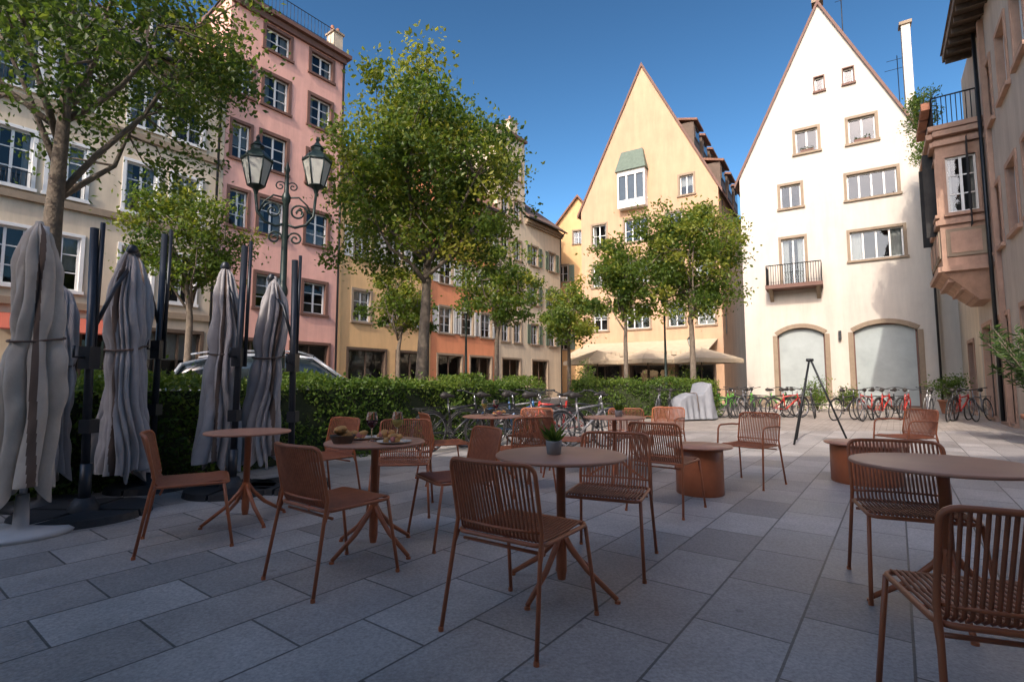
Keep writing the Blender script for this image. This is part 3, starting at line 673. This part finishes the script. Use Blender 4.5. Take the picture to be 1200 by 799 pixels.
# ------------------------------------------------------------ terrace furniture
def arc(cx,cy,r,a0,a1,n): return [(cx+r*math.cos(a0+(a1-a0)*i/n),cy+r*math.sin(a0+(a1-a0)*i/n)) for i in range(n+1)]
def chair_meshes(arms):
    F=MB(); S=MB(); R=.0105
    hw=.232
    def backy(x,z):
        t=(z-.44)/.36
        return -.185-.075*t-.045*(1-(x/hw)**2)*(.3+.7*t)
    pts=[(-.262,-.285,0),(-.24,-.215,.42)]
    for z in (.5,.6,.7,.75): pts.append((-hw-.006,backy(hw,z),z))
    for k in range(1,5):
        a=math.pi/2*k/4; x=-hw-.006+.045*(1-math.cos(a)); z=.75+.045*math.sin(a); pts.append((x,backy(x,z),z))
    for i in range(1,10):
        x=-hw+.04+(2*hw-.08)*i/10; pts.append((x,backy(x,.8),.797))
    full=list(pts)+[(-p[0],p[1],p[2]) for p in reversed(pts[:10])]
    F.tube(full,R,8)
    def rr(x0,x1,y0,y1,r,z):
        o=[]
        for cx,cy,a in ((x1-r,y1-r,0),(x0+r,y1-r,90),(x0+r,y0+r,180),(x1-r,y0+r,270)):
            o+= [(px,py,z) for px,py in arc(cx,cy,r,math.radians(a),math.radians(a+90),5)]
        return o
    F.tube(rr(-.238,.238,-.205,.245,.05,.445),R,8,closed=True)
    F.tube([(-.23,-.16,.40),(.23,-.16,.40)],.008,6)
    for sx in (-1,1):
        if arms:
            F.tube([(sx*.27,.275,0),(sx*.262,.235,.45),(sx*.262,.215,.62),(sx*.262,.19,.655),(sx*.262,.15,.665),(sx*.262,-.1,.665),(sx*.255,-.2,.655),(sx*.238,-.235,.66)],R,8)
            F.tube([(sx*.262,.235,.445),(sx*.236,.235,.445)],R,6)
        else:
            F.tube([(sx*.262,.285,0),(sx*.238,.215,.44)],R,8)
        F.tube([(sx*.239,-.19,.445),(sx*.243,-.22,.38)],R*.8,6)
        for fy in (-.285,.28): F.lathe([(.013,0),(.013,.012),(.0115,.02)],(sx*(.262 if fy<0 or not arms else .27),fy if fy<0 or not arms else .275,0),8)
    n=23
    for i in range(n):
        x=-hw+.02+(2*hw-.04)*i/(n-1)
        p=[(x,.243,.452),(x,.2,.460),(x,.05,.449),(x,-.1,.448),(x,-.175,.452)]
        p2=[(x,backy(x,z),z) for z in (.47,.55,.63,.71,.775,.797)]
        S.tube(p+p2,.0064,5)
    F.tube([(-hw,backy(hw,.5)+.004,.50),(-hw/2,backy(hw/2,.5)-.008,.5),(0,backy(0,.5)-.01,.5),(hw/2,backy(hw/2,.5)-.008,.5),(hw,backy(hw,.5)+.004,.5)],.007,6)
    for yy in (.1,-.05): F.tube([(-.236,yy,.437),(.236,yy,.437)],.007,6)
    nm='armchair' if arms else 'chair'
    return F.mesh(nm+'_frame','chair_paint'),S.mesh(nm+'_cords','chair_cord')
CM={False:chair_meshes(False),True:chair_meshes(True)}
def chair(x,y,fx,fy,arms=False):
    e=empty('terrace_armchair' if arms else 'terrace_chair',(x,y,.004),face_ang(fx,fy))
    for me,n in zip(CM[arms],('frame','seat_and_back_cords')):
        o=bpy.data.objects.new(n,me); COL.objects.link(o); o.parent=e
def table_meshes():
    T=MB(); T.lathe([(0,.724),(.36,.724),(.372,.728),(.375,.735),(.372,.742),(.366,.744),(0,.744)],(0,0,0),64)
    F=MB(); F.lathe([(.0,.26),(.026,.26),(.026,.715),(.03,.716)],(0,0,0),20); F.lathe([(.11,.716),(.11,.724)],(0,0,0),24)
    F.lathe([(.022,.05),(.030,.1),(.030,.3),(.026,.32)],(0,0,0),16)
    for k in range(4):
        a=math.pi/4+k*math.pi/2; c,s=math.cos(a),math.sin(a)
        F.tube([(c*.018,s*.018,.30),(c*.06,s*.06,.235),(c*.16,s*.16,.135),(c*.34,s*.34,.018)],[.016,.017,.016,.013],8)
        F.lathe([(.016,0),(.016,.012)],(c*.34,s*.34,0),10)
    return T.mesh('table_top','table_top'),F.mesh('table_pedestal','chair_paint')
TM=table_meshes()
def table(x,y,s=1.0,rz=.4):
    e=empty('round_bistro_table',(x,y,.004),rz)
    for me,n in zip(TM,('top','pedestal')):
        o=bpy.data.objects.new(n,me); COL.objects.link(o); o.parent=e
        if n=='top': o.scale=(s,s,1)
table(.28,2.99,1.0,.15); table(-.965,3.66,.92,.2); table(-2.25,4.42,.9,.1); table(2.2,2.66,1.08,.3)
table(-.25,6.5,1,.2); table(1.25,6.3,1,.5)
for c in ((.047,2.574,.57,.82),(-1.08,3.18,.61,.79),(-2.36,3.82,.86,.5),(-.42,3.95,-.85,-.5),(.63,3.42,-.38,-.92),(1.42,4.82,.62,.78),
          (2.22,2.92,-.4,-.92),(1.54,1.68,.32,.95),(-1.0,4.75,.1,-1),(-1.85,5.05,-.6,-.8),(-.8,6.2,.95,.4),(.25,7.1,-.4,-.9),
          (.72,6.6,.9,-.2),(1.55,7.0,-.2,-1),(.1,5.6,-.5,.85)): chair(*c)
for c in ((2.75,6.0,-.75,-.6),(5.25,6.9,-1,-.15),(2.15,7.4,-.6,-.8)): chair(*c,arms=True)
def drum(x,y,r,h,tr):
    g=Group('drum_table',(x,y,.004))
    g.m('table_top','top').lathe([(0,h-.02),(tr-.01,h-.02),(tr,h-.01),(tr-.006,h),(0,h)],(0,0,0),48)
    g.m('chair_paint','drum').lathe([(r-.01,0),(r,.01),(r,h-.05),(r-.02,h-.021)],(0,0,0),40); g.finish()
drum(1.98,5.5,.24,.5,.34); drum(4.15,6.1,.36,.46,.42)

def succulent(x,y,z):
    g=Group('potted_succulent',(x,y,z))
    g.m('pot_grey','pot').lathe([(.032,0),(.04,.003),(.046,.07),(.046,.078),(.04,.078),(.038,.066),(0,.066)],(0,0,0),24)
    e=g.finish()
    C=[];D=[]
    for i in range(46):
        a=random.uniform(0,6.28); C.append((math.cos(a)*.012,math.sin(a)*.012,.066)); D.append((math.cos(a)*random.uniform(.15,.9),math.sin(a)*random.uniform(.15,.9),1.0))
    leaves_obj('leaves',np.array(C),.1,'leaf_hedge',e,.2,dirs=np.array(D))
succulent(.24,2.97,.748); succulent(1.3,6.3,.748)
def wine_glass(x,y,z,wine):
    g=Group('wine_glass',(x,y,z))
    g.m('glassware','glass').lathe([(.033,0),(.033,.002),(.006,.006),(.004,.02),(.004,.085),(.015,.095),(.034,.12),(.04,.15),(.036,.185),(.031,.205)],(0,0,0),24)
    g.m(wine,'wine').lathe([(0,.098),(.014,.1),(.032,.122),(.0375,.148),(0,.149)],(0,0,0),20); g.finish()
wine_glass(-.98,3.62,.748,'red_wine'); wine_glass(-.81,3.66,.748,'white_wine'); wine_glass(-.2,6.4,.748,'red_wine'); wine_glass(-.35,6.55,.748,'white_wine')
def plate(x,y,z):
    g=Group('plate_of_snacks',(x,y,z))
    g.m('ceramic','plate').lathe([(.05,0),(.06,.003),(.115,.014),(.118,.018),(.06,.008),(0,.007)],(0,0,0),32)
    for i in range(9):
        a=random.uniform(0,6.28); r=random.uniform(0,.07); m_=g.m(('bread','ham','bread')[i%3],('bread_pieces','ham_slices','bread_pieces')[i%3])
        c=Vector((math.cos(a)*r,math.sin(a)*r,.02+.012*(i%3)))
        d=Vector((math.cos(a*3),math.sin(a*3),.2)); m_.tube([c-d*.035,c-d*.018,c,c+d*.018,c+d*.035],[.004,.017,.021,.017,.004],8)
    g.finish()
plate(-1.12,3.76,.748); plate(-.93,3.82,.748); plate(-.80,3.52,.748); plate(-.15,6.6,.748)
g=Group('bread_basket',(-1.15,3.52,.748)); g.m('wood_dark','basket').lathe([(.06,0),(.085,.05),(.088,.055),(.08,.05),(.055,.006),(0,.006)],(0,0,0),20)
for i in range(5): 
    a=i*1.2; c=Vector((math.cos(a)*.03,math.sin(a)*.03,.055+.01*i)); d=Vector((math.cos(a+1),math.sin(a+1),.15)); g.m('bread','rolls').tube([c-d*.045,c-d*.02,c,c+d*.02,c+d*.045],[.006,.024,.028,.024,.006],9)
g.finish()

# ------------------------------------------------------------ closed parasols
def cloth(g,x,y,z0,z1,r,mt,seed,folds=11,lean=(0,0),trim=None):
    rr=random.Random(seed); n=220; m=60; ph=[rr.uniform(0,6.28) for _ in range(12)]
    wts=[rr.uniform(.5,1.6) for _ in range(folds)]; sw_=sum(wts); acc=0; edges=[0]
    for w_ in wts: acc+=w_/sw_; edges.append(acc)
    amp=[rr.uniform(.7,1.25) for _ in range(folds)]; hem=[rr.uniform(-.16,.05) for _ in range(folds)]; bend=[rr.uniform(-.35,.35) for _ in range(folds)]
    vs=[];fs=[]
    for i in range(m+1):
        t=i/m; z=z1+(z0-z1)*t
        R=r*(.26+.42*min(1,t/.16)**.8+.32*t+.06*math.sin(t*11+ph[9]))
        tie=.17*math.exp(-((t-.45)/.045)**2); R*=(1-tie)
        if t<.04: R*=.45+t*14
        for k in range(n):
            a=2*math.pi*k/n
            u=(k/n+.035*math.sin(t*5+ph[1])+.02*math.sin(t*13+ph[4]))%1.0
            j=0
            while j<folds-1 and edges[j+1]<u: j+=1
            f=(u-edges[j])/(edges[j+1]-edges[j])
            tri=math.sin(math.pi*min(1,max(0,f+bend[j]*t*f*(1-f)*2)))**.55
            q=R*(.55+.52*amp[j]*tri*(.75+.25*t)+.10*math.sin(3*a+t*6+ph[2])+.07*math.sin(2*a-t*5+ph[3])+.025*math.sin(9*a+t*31+ph[8])+.022*math.sin(t*40+5*a+ph[5]))
            zz=z+hem[j]*max(0,(t-.75)/.25)**1.5*tri
            if .1<t<.22: zz-=.03*math.sin(a*4+ph[5])
            sx_=.035*math.sin(t*4+ph[6])
            vs.append((x+lean[0]*t+sx_+q*math.cos(a),y+lean[1]*t+q*math.sin(a),zz))
    ft=[]
    for i in range(m):
        for k in range(n):
            f=(i*n+k,i*n+(k+1)%n,(i+1)*n+(k+1)%n,(i+1)*n+k)
            kk=k-trim if trim is not None else 999
            (ft if (trim is not None and 0<=kk+int(10*math.sin(i*.05))<9) else fs).append(f)
    g.m(mt,'folded_canopy').add(vs,fs,True)
    if ft: g.m('cloth_trim','canopy_trim').add(vs,ft,True)
    g.m(mt,'folded_canopy').lathe([(0,.03),(r*.12,.02),(r*.16,-.04)],(x+.035*math.sin(ph[6]),y,z1),16)
    pts=[]; t=.45
    for k in range(40):
        a=2*math.pi*k/40
        q=r*(.26+.42+.32*t)*.87*(1.0+.10*math.sin(3*a+t*6+ph[2])+.07*math.sin(2*a-t*5+ph[3]))
        pts.append((x+lean[0]*t+.035*math.sin(t*4+ph[6])+q*math.cos(a),y+lean[1]*t+q*math.sin(a),z1+(z0-z1)*t+.03*math.sin(a)))
    g.m('cloth_trim','strap').tube(pts,.010,6,closed=True)
def cantilever(mx,my,cx,cy,hm,z0,z1,r,seed,baser=.45,tilt=0,trim=None):
    g=Group('closed_parasol',(mx,my,.004)); M=g.m('mast_anthracite','mast')
    dx,dy=cx-mx,cy-my
    M.tube([(0,0,.05),(tilt,0,hm)],.034,10)
    M.tube([(0,0,.05),(0,0,.45)],.046,10)
    M.tube([(tilt*.6,0,hm*.62),(dx*.5,dy*.5,hm*.8),(dx,dy,z1-.15)],.018,8)
    M.tube([(tilt+.04,.03,hm*.5),(tilt+.05,.03,hm+.06)],.02,8)
    M.lathe([(.045,0),(.055,.03),(.03,.08)],(dx,dy,z1-.03),12)
    M.box(-.05+tilt*.55,.05+tilt*.55,-.06,.06,hm*.5,hm*.5+.2)
    M.box(-.048,.048,-.055,.055,hm*.28,hm*.28+.12)
    M.tube([(tilt*.5,-.06,hm*.5+.1),(tilt*.5,-.17,hm*.5+.1),(tilt*.5,-.17,hm*.5+.2)],.012,6)
    Bm=g.m('base_black','base')
    for k in range(4):
        a0=k*math.pi/2+.03; a1=(k+1)*math.pi/2-.03; pp=[(.05*math.cos((a0+a1)/2),.05*math.sin((a0+a1)/2))]+arc(0,0,baser,a0,a1,10)
        nn=len(pp); Bm.add([(px,py,0) for px,py in pp]+[(px*.97,py*.97,.06) for px,py in pp],[tuple(range(nn,2*nn))]+[(i,(i+1)%nn,nn+(i+1)%nn,nn+i) for i in range(nn)])
    Bm.lathe([(.12,.055),(.11,.085),(.07,.16),(0,.16)],(0,0,0),24)
    cloth(g,dx,dy,z0,z1,r,'cloth_grey',seed,trim=trim); g.finish()
cantilever(-3.72,4.55,-3.76,4.98,2.55,.3,2.46,.21,2,.5,-.07,trim=170)
cantilever(-3.98,5.75,-4.12,5.5,2.85,.32,2.55,.205,5,.42,trim=205)
cantilever(-2.98,5.55,-3.24,5.7,2.66,.3,2.46,.20,8,.45,.03,trim=180)
cantilever(-2.46,5.8,-2.88,6.05,2.56,.32,2.40,.215,11,.42,-.04,trim=200)
g=Group('closed_parasol',(-3.76,4.02,.004)); g.m('pole_white','pole').tube([(0,0,.03),(.02,0,2.4)],.024,10)
g.m('pole_white','base').lathe([(.33,0),(.34,.02),(.3,.045),(.05,.06),(.04,.3),(.0,.3)],(0,0,0),32)
cloth(g,.0,0,.36,2.42,.215,'cloth_beige',21,9,lean=(-.03,0),trim=196); g.finish()
g=Group('closed_parasol',(-4.4,4.9,.004)); g.m('pole_white','pole').tube([(0,0,.03),(.02,0,2.1)],.024,10); g.m('base_black','base').lathe([(.3,0),(.3,.05),(.04,.07),(.04,.3),(0,.3)],(0,0,0),24)
cloth(g,0,0,.35,2.1,.2,'cloth_grey',25); g.finish()

# ------------------------------------------------------------ street lamps
def lantern(g,x,y,z,s=1.0):
    I=g.m('iron_green','lantern_frames'); n=6
    prof=[(.13*s,0),(.235*s,.44*s)]
    for k in range(n):
        a=2*math.pi*k/n; a2=2*math.pi*(k+1)/n
        p0=(x+prof[0][0]*math.cos(a),y+prof[0][0]*math.sin(a),z); p1=(x+prof[1][0]*math.cos(a),y+prof[1][0]*math.sin(a),z+prof[1][1])
        q0=(x+prof[0][0]*math.cos(a2),y+prof[0][0]*math.sin(a2),z); q1=(x+prof[1][0]*math.cos(a2),y+prof[1][0]*math.sin(a2),z+prof[1][1])
        I.tube([p0,p1],.014*s,5); I.tube([p0,q0],.014*s,5); I.tube([p1,q1],.018*s,5)
        g.m('lantern_glass','lantern_panes').add([p0,q0,q1,p1],[(0,1,2,3)])
        I.tube([p1,(p1[0],p1[1],p1[2]+.07*s)],[.016*s,.004*s],5)
    I.lathe([(.25*s,.44*s),(.24*s,.47*s),(.15*s,.58*s),(.10*s,.62*s),(.10*s,.68*s),(.12*s,.69*s),(.05*s,.76*s),(.025*s,.8*s),(.035*s,.84*s),(.0,.9*s)],(x,y,z),6,smooth=False)
    I.lathe([(.02*s,-.16*s),(.03*s,-.12*s),(.05*s,-.06*s),(.13*s,0)],(x,y,z),10)
def scroll(M,c,r,turns,d,flip=1,th=.018):
    pts=[]
    for i in range(28):
        t=i/27; a=t*turns*2*math.pi; q=r*(1-t*.85)
        pts.append((c[0]+d[0]*q*math.cos(a)*flip,c[1]+d[1]*q*math.cos(a)*flip,c[2]+q*math.sin(a)))
    M.tube(pts,th,5)
g=Group('ornate_street_lamp',(-3.85,8.5,0),.35); I=g.m('iron_green','post')
I.lathe([(.22,0),(.22,.25),(.17,.3),(.15,.8),(.17,.85),(.1,.95),(.075,1.3),(.06,2.6),(.08,2.65),(.08,2.72),(.055,2.8),(.045,4.2),(.07,4.25),(.07,4.33),(.04,4.4),(.03,4.75),(.05,4.8),(0,4.95)],(0,0,0),16)
for sx in (-1,1):
    A_=g.m('iron_green','bracket_arms'); up=.12 if sx>0 else 0
    A_.tube([(0,0,3.85),(sx*.15,0,3.8),(sx*.32,0,3.86),(sx*.44,0,4.02),(sx*.47,0,4.3+up)],.024,7)
    A_.tube([(0,0,4.3),(sx*.2,0,4.33),(sx*.34,0,4.2),(sx*.42,0,4.0)],.016,6)
    scroll(A_,(sx*.2,0,4.06),.15,1.6,(sx,0)); scroll(A_,(sx*.16,0,3.6),.12,1.5,(sx,0),-1); scroll(A_,(sx*.1,0,4.5),.09,1.4,(sx,0),-1,.012)
    lantern(g,sx*.47,0,4.45+up,1.0)
g.finish()
for lx,ly,lh in ((-1.8,20,4.0),(6.3,21,4.5),(9.3,26.5,3.2)):
    g=Group('street_lamp',(lx,ly,0)); g.m('iron_green','post').lathe([(.14,0),(.14,.5),(.07,.7),(.045,2.6),(.035,lh-.8),(.05,lh-.75),(.03,lh-.16)],(0,0,0),12); lantern(g,0,0,lh-.1,.8); g.finish()

# ------------------------------------------------------------ bicycles
def bike_meshes(fr,seed):
    r=random.Random(seed); R=MB();C=MB();F=MB();S=MB()
    for sx in (-.53,.53):
        R.tube([(sx+.335*math.cos(2*math.pi*k/28),0,.345+.335*math.sin(2*math.pi*k/28)) for k in range(28)],.019,6,closed=True)
        C.tube([(sx+.312*math.cos(2*math.pi*k/28),0,.345+.312*math.sin(2*math.pi*k/28)) for k in range(28)],.007,4,closed=True)
        for k in range(16):
            a=2*math.pi*k/16; C.tube([(sx,(.02 if k%2 else -.02),.345),(sx+.31*math.cos(a),0,.345+.31*math.sin(a))],.0016,3,cap=False)
        (F if seed%2 else R).tube([(sx+.365*math.cos(a),0,.345+.365*math.sin(a)) for a in [math.radians(20+i*13) for i in range(12)]],.011,5)
    bb=(-.08,0,.29); st=(-.2,0,.82); hd=(.36,0,.82); hb=(.40,0,.68)
    low=r.random()<.5
    F.tube([bb,st],.019,7); F.tube([bb,hb],.023,7); F.tube([(-.15,0,.55 if low else .72),(.37,0,.78 if not low else .74)],.02,7); F.tube([hd,hb],.024,7)
    for y in (-.05,.05):
        F.tube([(-.53,y,.345),(-.08,y*.6,.29)],.009,5); F.tube([(-.53,y,.345),(-.16,y*.3,.68)],.008,5); F.tube([(hb[0],y*.8,hb[2]),(.45,y,.55),(.53,y,.345)],.011,5)
    C.tube([st,(-.22,0,.92)],.013,6); S.tube([(-.36,0,.95),(-.3,0,.96),(-.2,0,.95),(-.08,0,.94)],[.03,.065,.04,.018],8)
    C.tube([hd,(.34,0,.95)],.013,6); R.tube([(.22,-.3,1.0),(.3,-.24,1.0),(.37,-.1,.97),(.37,.1,.97),(.3,.24,1.0),(.22,.3,1.0)],.011,6)
    for y in (-1,1): R.tube([(.26,y*.27,1.0),(.18,y*.32,1.0)],.016,6)
    R.tube([(-.08+.09*math.cos(2*math.pi*k/14),.05,.29+.09*math.sin(2*math.pi*k/14)) for k in range(14)],.006,4,closed=True)
    C.tube([(-.08,.07,.29),(.05,.09,.2)],.009,5); C.tube([(-.08,-.07,.29),(-.2,-.09,.38)],.009,5)
    R.box(.02,.1,.08,.16,.185,.205); R.box(-.25,-.17,-.16,-.08,.37,.39)
    R.tube([(-.85,-.06,.74),(-.3,-.06,.76),(-.3,.06,.76),(-.85,.06,.74)],.007,5); R.tube([(-.75,.06,.74),(-.55,.05,.36)],.006,4); R.tube([(-.75,-.06,.74),(-.55,-.05,.36)],.006,4)
    if r.random()<.6:
        for z in (.82,.9,.98,1.04):
            s=.13+(z-.82)*.15; R.tube([(.56-s,-s,z),(.56+s,-s,z),(.56+s,s,z),(.56-s,s,z)],.005,4,closed=True)
        for k in range(10):
            for sy in (-1,1): R.tube([(.45+k*.025,sy*.13,.82),(.42+k*.033,sy*.165,1.04)],.003,3)
        for k in range(8): R.tube([(.69,-.12+k*.034,.82),(.725,-.15+k*.043,1.04)],.003,3)
    return [(R.mesh('tyres','rubber'),'tyres'),(C.mesh('wheels_and_metal','chrome'),'wheels_and_metal'),(F.mesh('frame','bike_'+fr),'frame'),(S.mesh('saddle','saddle'),'saddle')]
BM={c:bike_meshes(c,i) for i,c in enumerate(('red','green','black','blue','white','grey'))}
def bike(x,y,a,c,lean=.12):
    e=empty('bicycle',(x,y,.0),math.radians(a)); e.rotation_euler=(lean,0,math.radians(a))
    for me,n in BM[c]:
        o=bpy.data.objects.new(n,me); COL.objects.link(o); o.parent=e
for i in range(10): bike(10.6+i*.43+random.uniform(-.1,.1),16.4+random.uniform(-.5,.4),random.choice((20,35,200,215,50))+random.uniform(-10,10),('black','grey','red','red','black','red','white','black','red','grey')[i])
for i in range(12): bike(6.6+i*.33,17.9+random.uniform(-.6,.6),random.choice((10,30,200,230))+random.uniform(-12,12),('green','black','green','green','black','grey','green','black','red','green','grey','black')[i])
for x,y,a,c in ((-.35,9.6,20,'black'),(.05,9.9,35,'blue'),(.5,9.3,15,'black'),(.9,9.8,200,'red'),(1.25,9.2,30,'grey'),(1.6,10.0,210,'black'),(.2,10.8,10,'grey'),(4.5,16.1,70,'grey'),(4.9,16.3,75,'black'),(-1.0,9.0,40,'black')): bike(x,y,a,c)

# scooter under a tarpaulin
g=Group('covered_scooter',(5.75,16.4,0),.5); vs=[];fs=[]; n=60; m=48
PR=[(0,.42),(.08,.72),(.3,.86),(.5,.84),(.6,.86),(.72,1.18),(.8,1.2),(.9,.85),(1,.5)]
WR=[(0,.16),(.1,.22),(.5,.24),(.66,.30),(.76,.38),(.86,.26),(1,.14)]
def lerpt(T,t):
    for (a,b_),(c,d) in zip(T,T[1:]):
        if t<=c: return b_+(d-b_)*(t-a)/(c-a)
    return T[-1][1]
for i in range(m+1):
    t=i/m; x=-.85+1.7*t; hh=lerpt(PR,t); ww=lerpt(WR,t)
    for k in range(n+1):
        q=k/n
        if q<.36: f=q/.36; yy=-(ww+.10*(1-f)+.035*math.sin(t*46+1)*(1-f)); zz=.05+(hh-.1)*f
        elif q>.64: f=(1-q)/.36; yy=(ww+.10*(1-f)+.035*math.sin(t*42)*(1-f)); zz=.05+(hh-.1)*f
        else: f=(q-.36)/.28; yy=-ww+2*ww*f; zz=hh-.05+.05*math.sin(math.pi*f)+.012*math.sin(t*35+f*9)
        vs.append((x,yy,zz))
for i in range(m):
    for k in range(n): fs.append((i*(n+1)+k,i*(n+1)+k+1,(i+1)*(n+1)+k+1,(i+1)*(n+1)+k))
g.m('tarp','tarpaulin').add(vs,fs,True)
for e0 in (0,m): g.m('tarp','tarpaulin').add([vs[e0*(n+1)+k] for k in range(n+1)],[tuple(range(n+1))])
for sx in (-.6,.6): g.m('rubber','tyres').tube([(sx+.2*math.cos(2*math.pi*k/20),0,.25+.2*math.sin(2*math.pi*k/20)) for k in range(20)],.05,8,closed=True)
g.m('cloth_trim','strap').tube([(-.1,-.34,.3),(-.1,-.27,.8),(-.1,-.22,.86),(-.1,.22,.86),(-.1,.27,.8),(-.1,.34,.3)],.012,5)
g.finish()

g=Group('folding_easel',(5.75,9.9,0.004)); E=g.m('iron_black','legs')
E.tube([(-.45,-.15,0),(.0,0,1.6)],.018,6); E.tube([(.62,-.1,0),(.02,0,1.62)],.018,6); E.tube([(.1,.75,0),(.02,.03,1.6)],.014,6); E.tube([(-.22,-.08,.75),(.3,-.05,.75)],.012,6); E.tube([(-.05,.0,1.6),(.07,0,1.6)],.03,8); g.finish()

# parked car
g=Group('parked_car',(-4.7,10.6,0.004),ang(.9,.43)); 
def loft(M,secs):
    n=len(secs[0]); vs=[p for s in secs for p in s]; fs=[]
    for i in range(len(secs)-1):
        for k in range(n): fs.append((i*n+k,i*n+(k+1)%n,(i+1)*n+(k+1)%n,(i+1)*n+k))
    fs.append(tuple(range(n))); fs.append(tuple((len(secs)-1)*n+k for k in range(n-1,-1,-1))); M.add(vs,fs,True)
st=[(-2.15,.45,.85,.62),(-2.05,.3,1.0,.8),(-1.7,.25,1.05,.88),(-.8,.22,1.05,.9),(.6,.22,1.04,.9),(1.3,.22,1.0,.9),(1.8,.25,.88,.86),(2.1,.32,.75,.74),(2.2,.42,.62,.6)]
loft(g.m('car_silver','body'),[[(x,-w_,zb+.1),(x,-w_,zt-.12),(x,-w_*.93,zt),(x,w_*.93,zt),(x,w_,zt-.12),(x,w_,zb+.1),(x,w_*.9,zb),(x,-w_*.9,zb)] for x,zb,zt,w_ in st])
gh=[(-2.0,1.0,.80),(-1.75,1.5,.70),(-1.2,1.66,.66),(0,1.72,.66),(.5,1.66,.66),(1.35,1.02,.78)]
loft(g.m('car_glass','windows'),[[(x,-.82,1.0),(x,-w_,zt-.03),(x,-w_*.9,zt),(x,w_*.9,zt),(x,w_,zt-.03),(x,.82,1.0)] for x,zt,w_ in gh])
loft(g.m('car_silver','roof'),[[(x,-w_-.01,zt-.05),(x,-w_*.9,zt+.02),(x,w_*.9,zt+.02),(x,w_+.01,zt-.05)] for x,zt,w_ in gh[1:5]])
for sy in (-1,1):
    P=g.m('car_silver','pillars')
    for a,b_ in (((-2.0,.83,1.0),(-1.72,.71,1.5)),((-.95,.84,1.0),(-.9,.68,1.66)),((.15,.84,1.0),(.1,.68,1.68)),((1.38,.8,1.02),(.5,.68,1.66))):
        P.tube([(a[0],a[1]*sy,a[2]),(b_[0],b_[1]*sy,b_[2])],.035,6)
    P.tube([(-1.6,.6*sy,1.68),(-1.2,.6*sy,1.76),(0.2,.6*sy,1.78),(.5,.6*sy,1.7)],.018,6)
    P.tube([(1.0,.88*sy,1.08),(1.0,1.0*sy,1.1)],.06,8)
    for sx in (-1.35,1.38):
        g.m('rubber','tyres').tube([(sx+.25*math.cos(2*math.pi*k/24),.82*sy,.32+.25*math.sin(2*math.pi*k/24)) for k in range(24)],.085,8,closed=True)
        g.m('chrome','hubcaps').tube([(sx,.80*sy,.32),(sx,.89*sy,.32)],.18,16)
    g.m('lantern_glass','headlights').lathe([(0,0),(.1,.02),(.08,.08),(0,.1)],(2.02,.55*sy,.68),12)
g.finish()

for px,py in ((4.6,27.6),(7.0,26.4),(9.4,25.4)):
    g=Group('open_cafe_parasol',(px,py,0),.4); g.m('wood_dark','pole').tube([(0,0,0),(0,0,2.95)],.03,8)
    s=1.35; M=g.m('awning_cream','canopy')
    M.add([(-s,-s,2.35),(s,-s,2.35),(s,s,2.35),(-s,s,2.35),(0,0,2.95)],[(0,1,4),(1,2,4),(2,3,4),(3,0,4)])
    for a in range(4):
        c=[(-s,-s),(s,-s),(s,s),(-s,s)]; p=c[a]; q=c[(a+1)%4]; M.add([(p[0],p[1],2.348),(q[0],q[1],2.348),(q[0],q[1],2.15),(p[0],p[1],2.15)],[(0,1,2,3)])
    g.finish()

# ------------------------------------------------------------ light, sky, camera
el=math.radians(36); hx,hy=-.44,-.9
n_=math.hypot(hx,hy); hx/=n_;hy/=n_
to_sun=Vector((hx*math.cos(el),hy*math.cos(el),math.sin(el)))
sun=bpy.data.lights.new('sun','SUN'); sun.energy=3.5; sun.angle=math.radians(.53); sun.color=(1,.92,.81)
so=bpy.data.objects.new('sun',sun); COL.objects.link(so); so.rotation_euler=to_sun.to_track_quat('Z','Y').to_euler(); so.location=(0,-20,40)
w=bpy.data.worlds.new('World'); scene.world=w; w.use_nodes=True; nt=w.node_tree
sky=nt.nodes.new('ShaderNodeTexSky'); sky.sky_type='NISHITA'; sky.sun_disc=False; sky.sun_elevation=el; sky.sun_rotation=math.atan2(hx,hy)%(2*math.pi)
sky.air_density=1.0; sky.dust_density=2.1; sky.ozone_density=2.0
sc=nt.nodes.new('ShaderNodeVectorMath'); sc.operation='SCALE'; sc.inputs['Scale'].default_value=.68
gm=nt.nodes.new('ShaderNodeGamma'); gm.inputs['Gamma'].default_value=1.75
hs=nt.nodes.new('ShaderNodeHueSaturation'); hs.inputs['Saturation'].default_value=1.0; hs.inputs['Hue'].default_value=.484
bg=nt.nodes['Background']; bg.inputs['Strength'].default_value=.15
nt.links.new(sky.outputs[0],sc.inputs[0]); nt.links.new(sc.outputs[0],gm.inputs['Color']); nt.links.new(gm.outputs[0],hs.inputs['Color']); nt.links.new(hs.outputs[0],bg.inputs['Color'])
scene.view_settings.view_transform='Standard'; scene.view_settings.look='None'; scene.view_settings.exposure=0
cam=bpy.data.cameras.new('camera'); co=bpy.data.objects.new('camera',cam); COL.objects.link(co); scene.camera=co
cam.lens=18; cam.sensor_width=36; cam.clip_end=1000; cam.clip_start=.05
co.location=(0,0,1.15); co.rotation_euler=(math.radians(90+4.76),0,0)
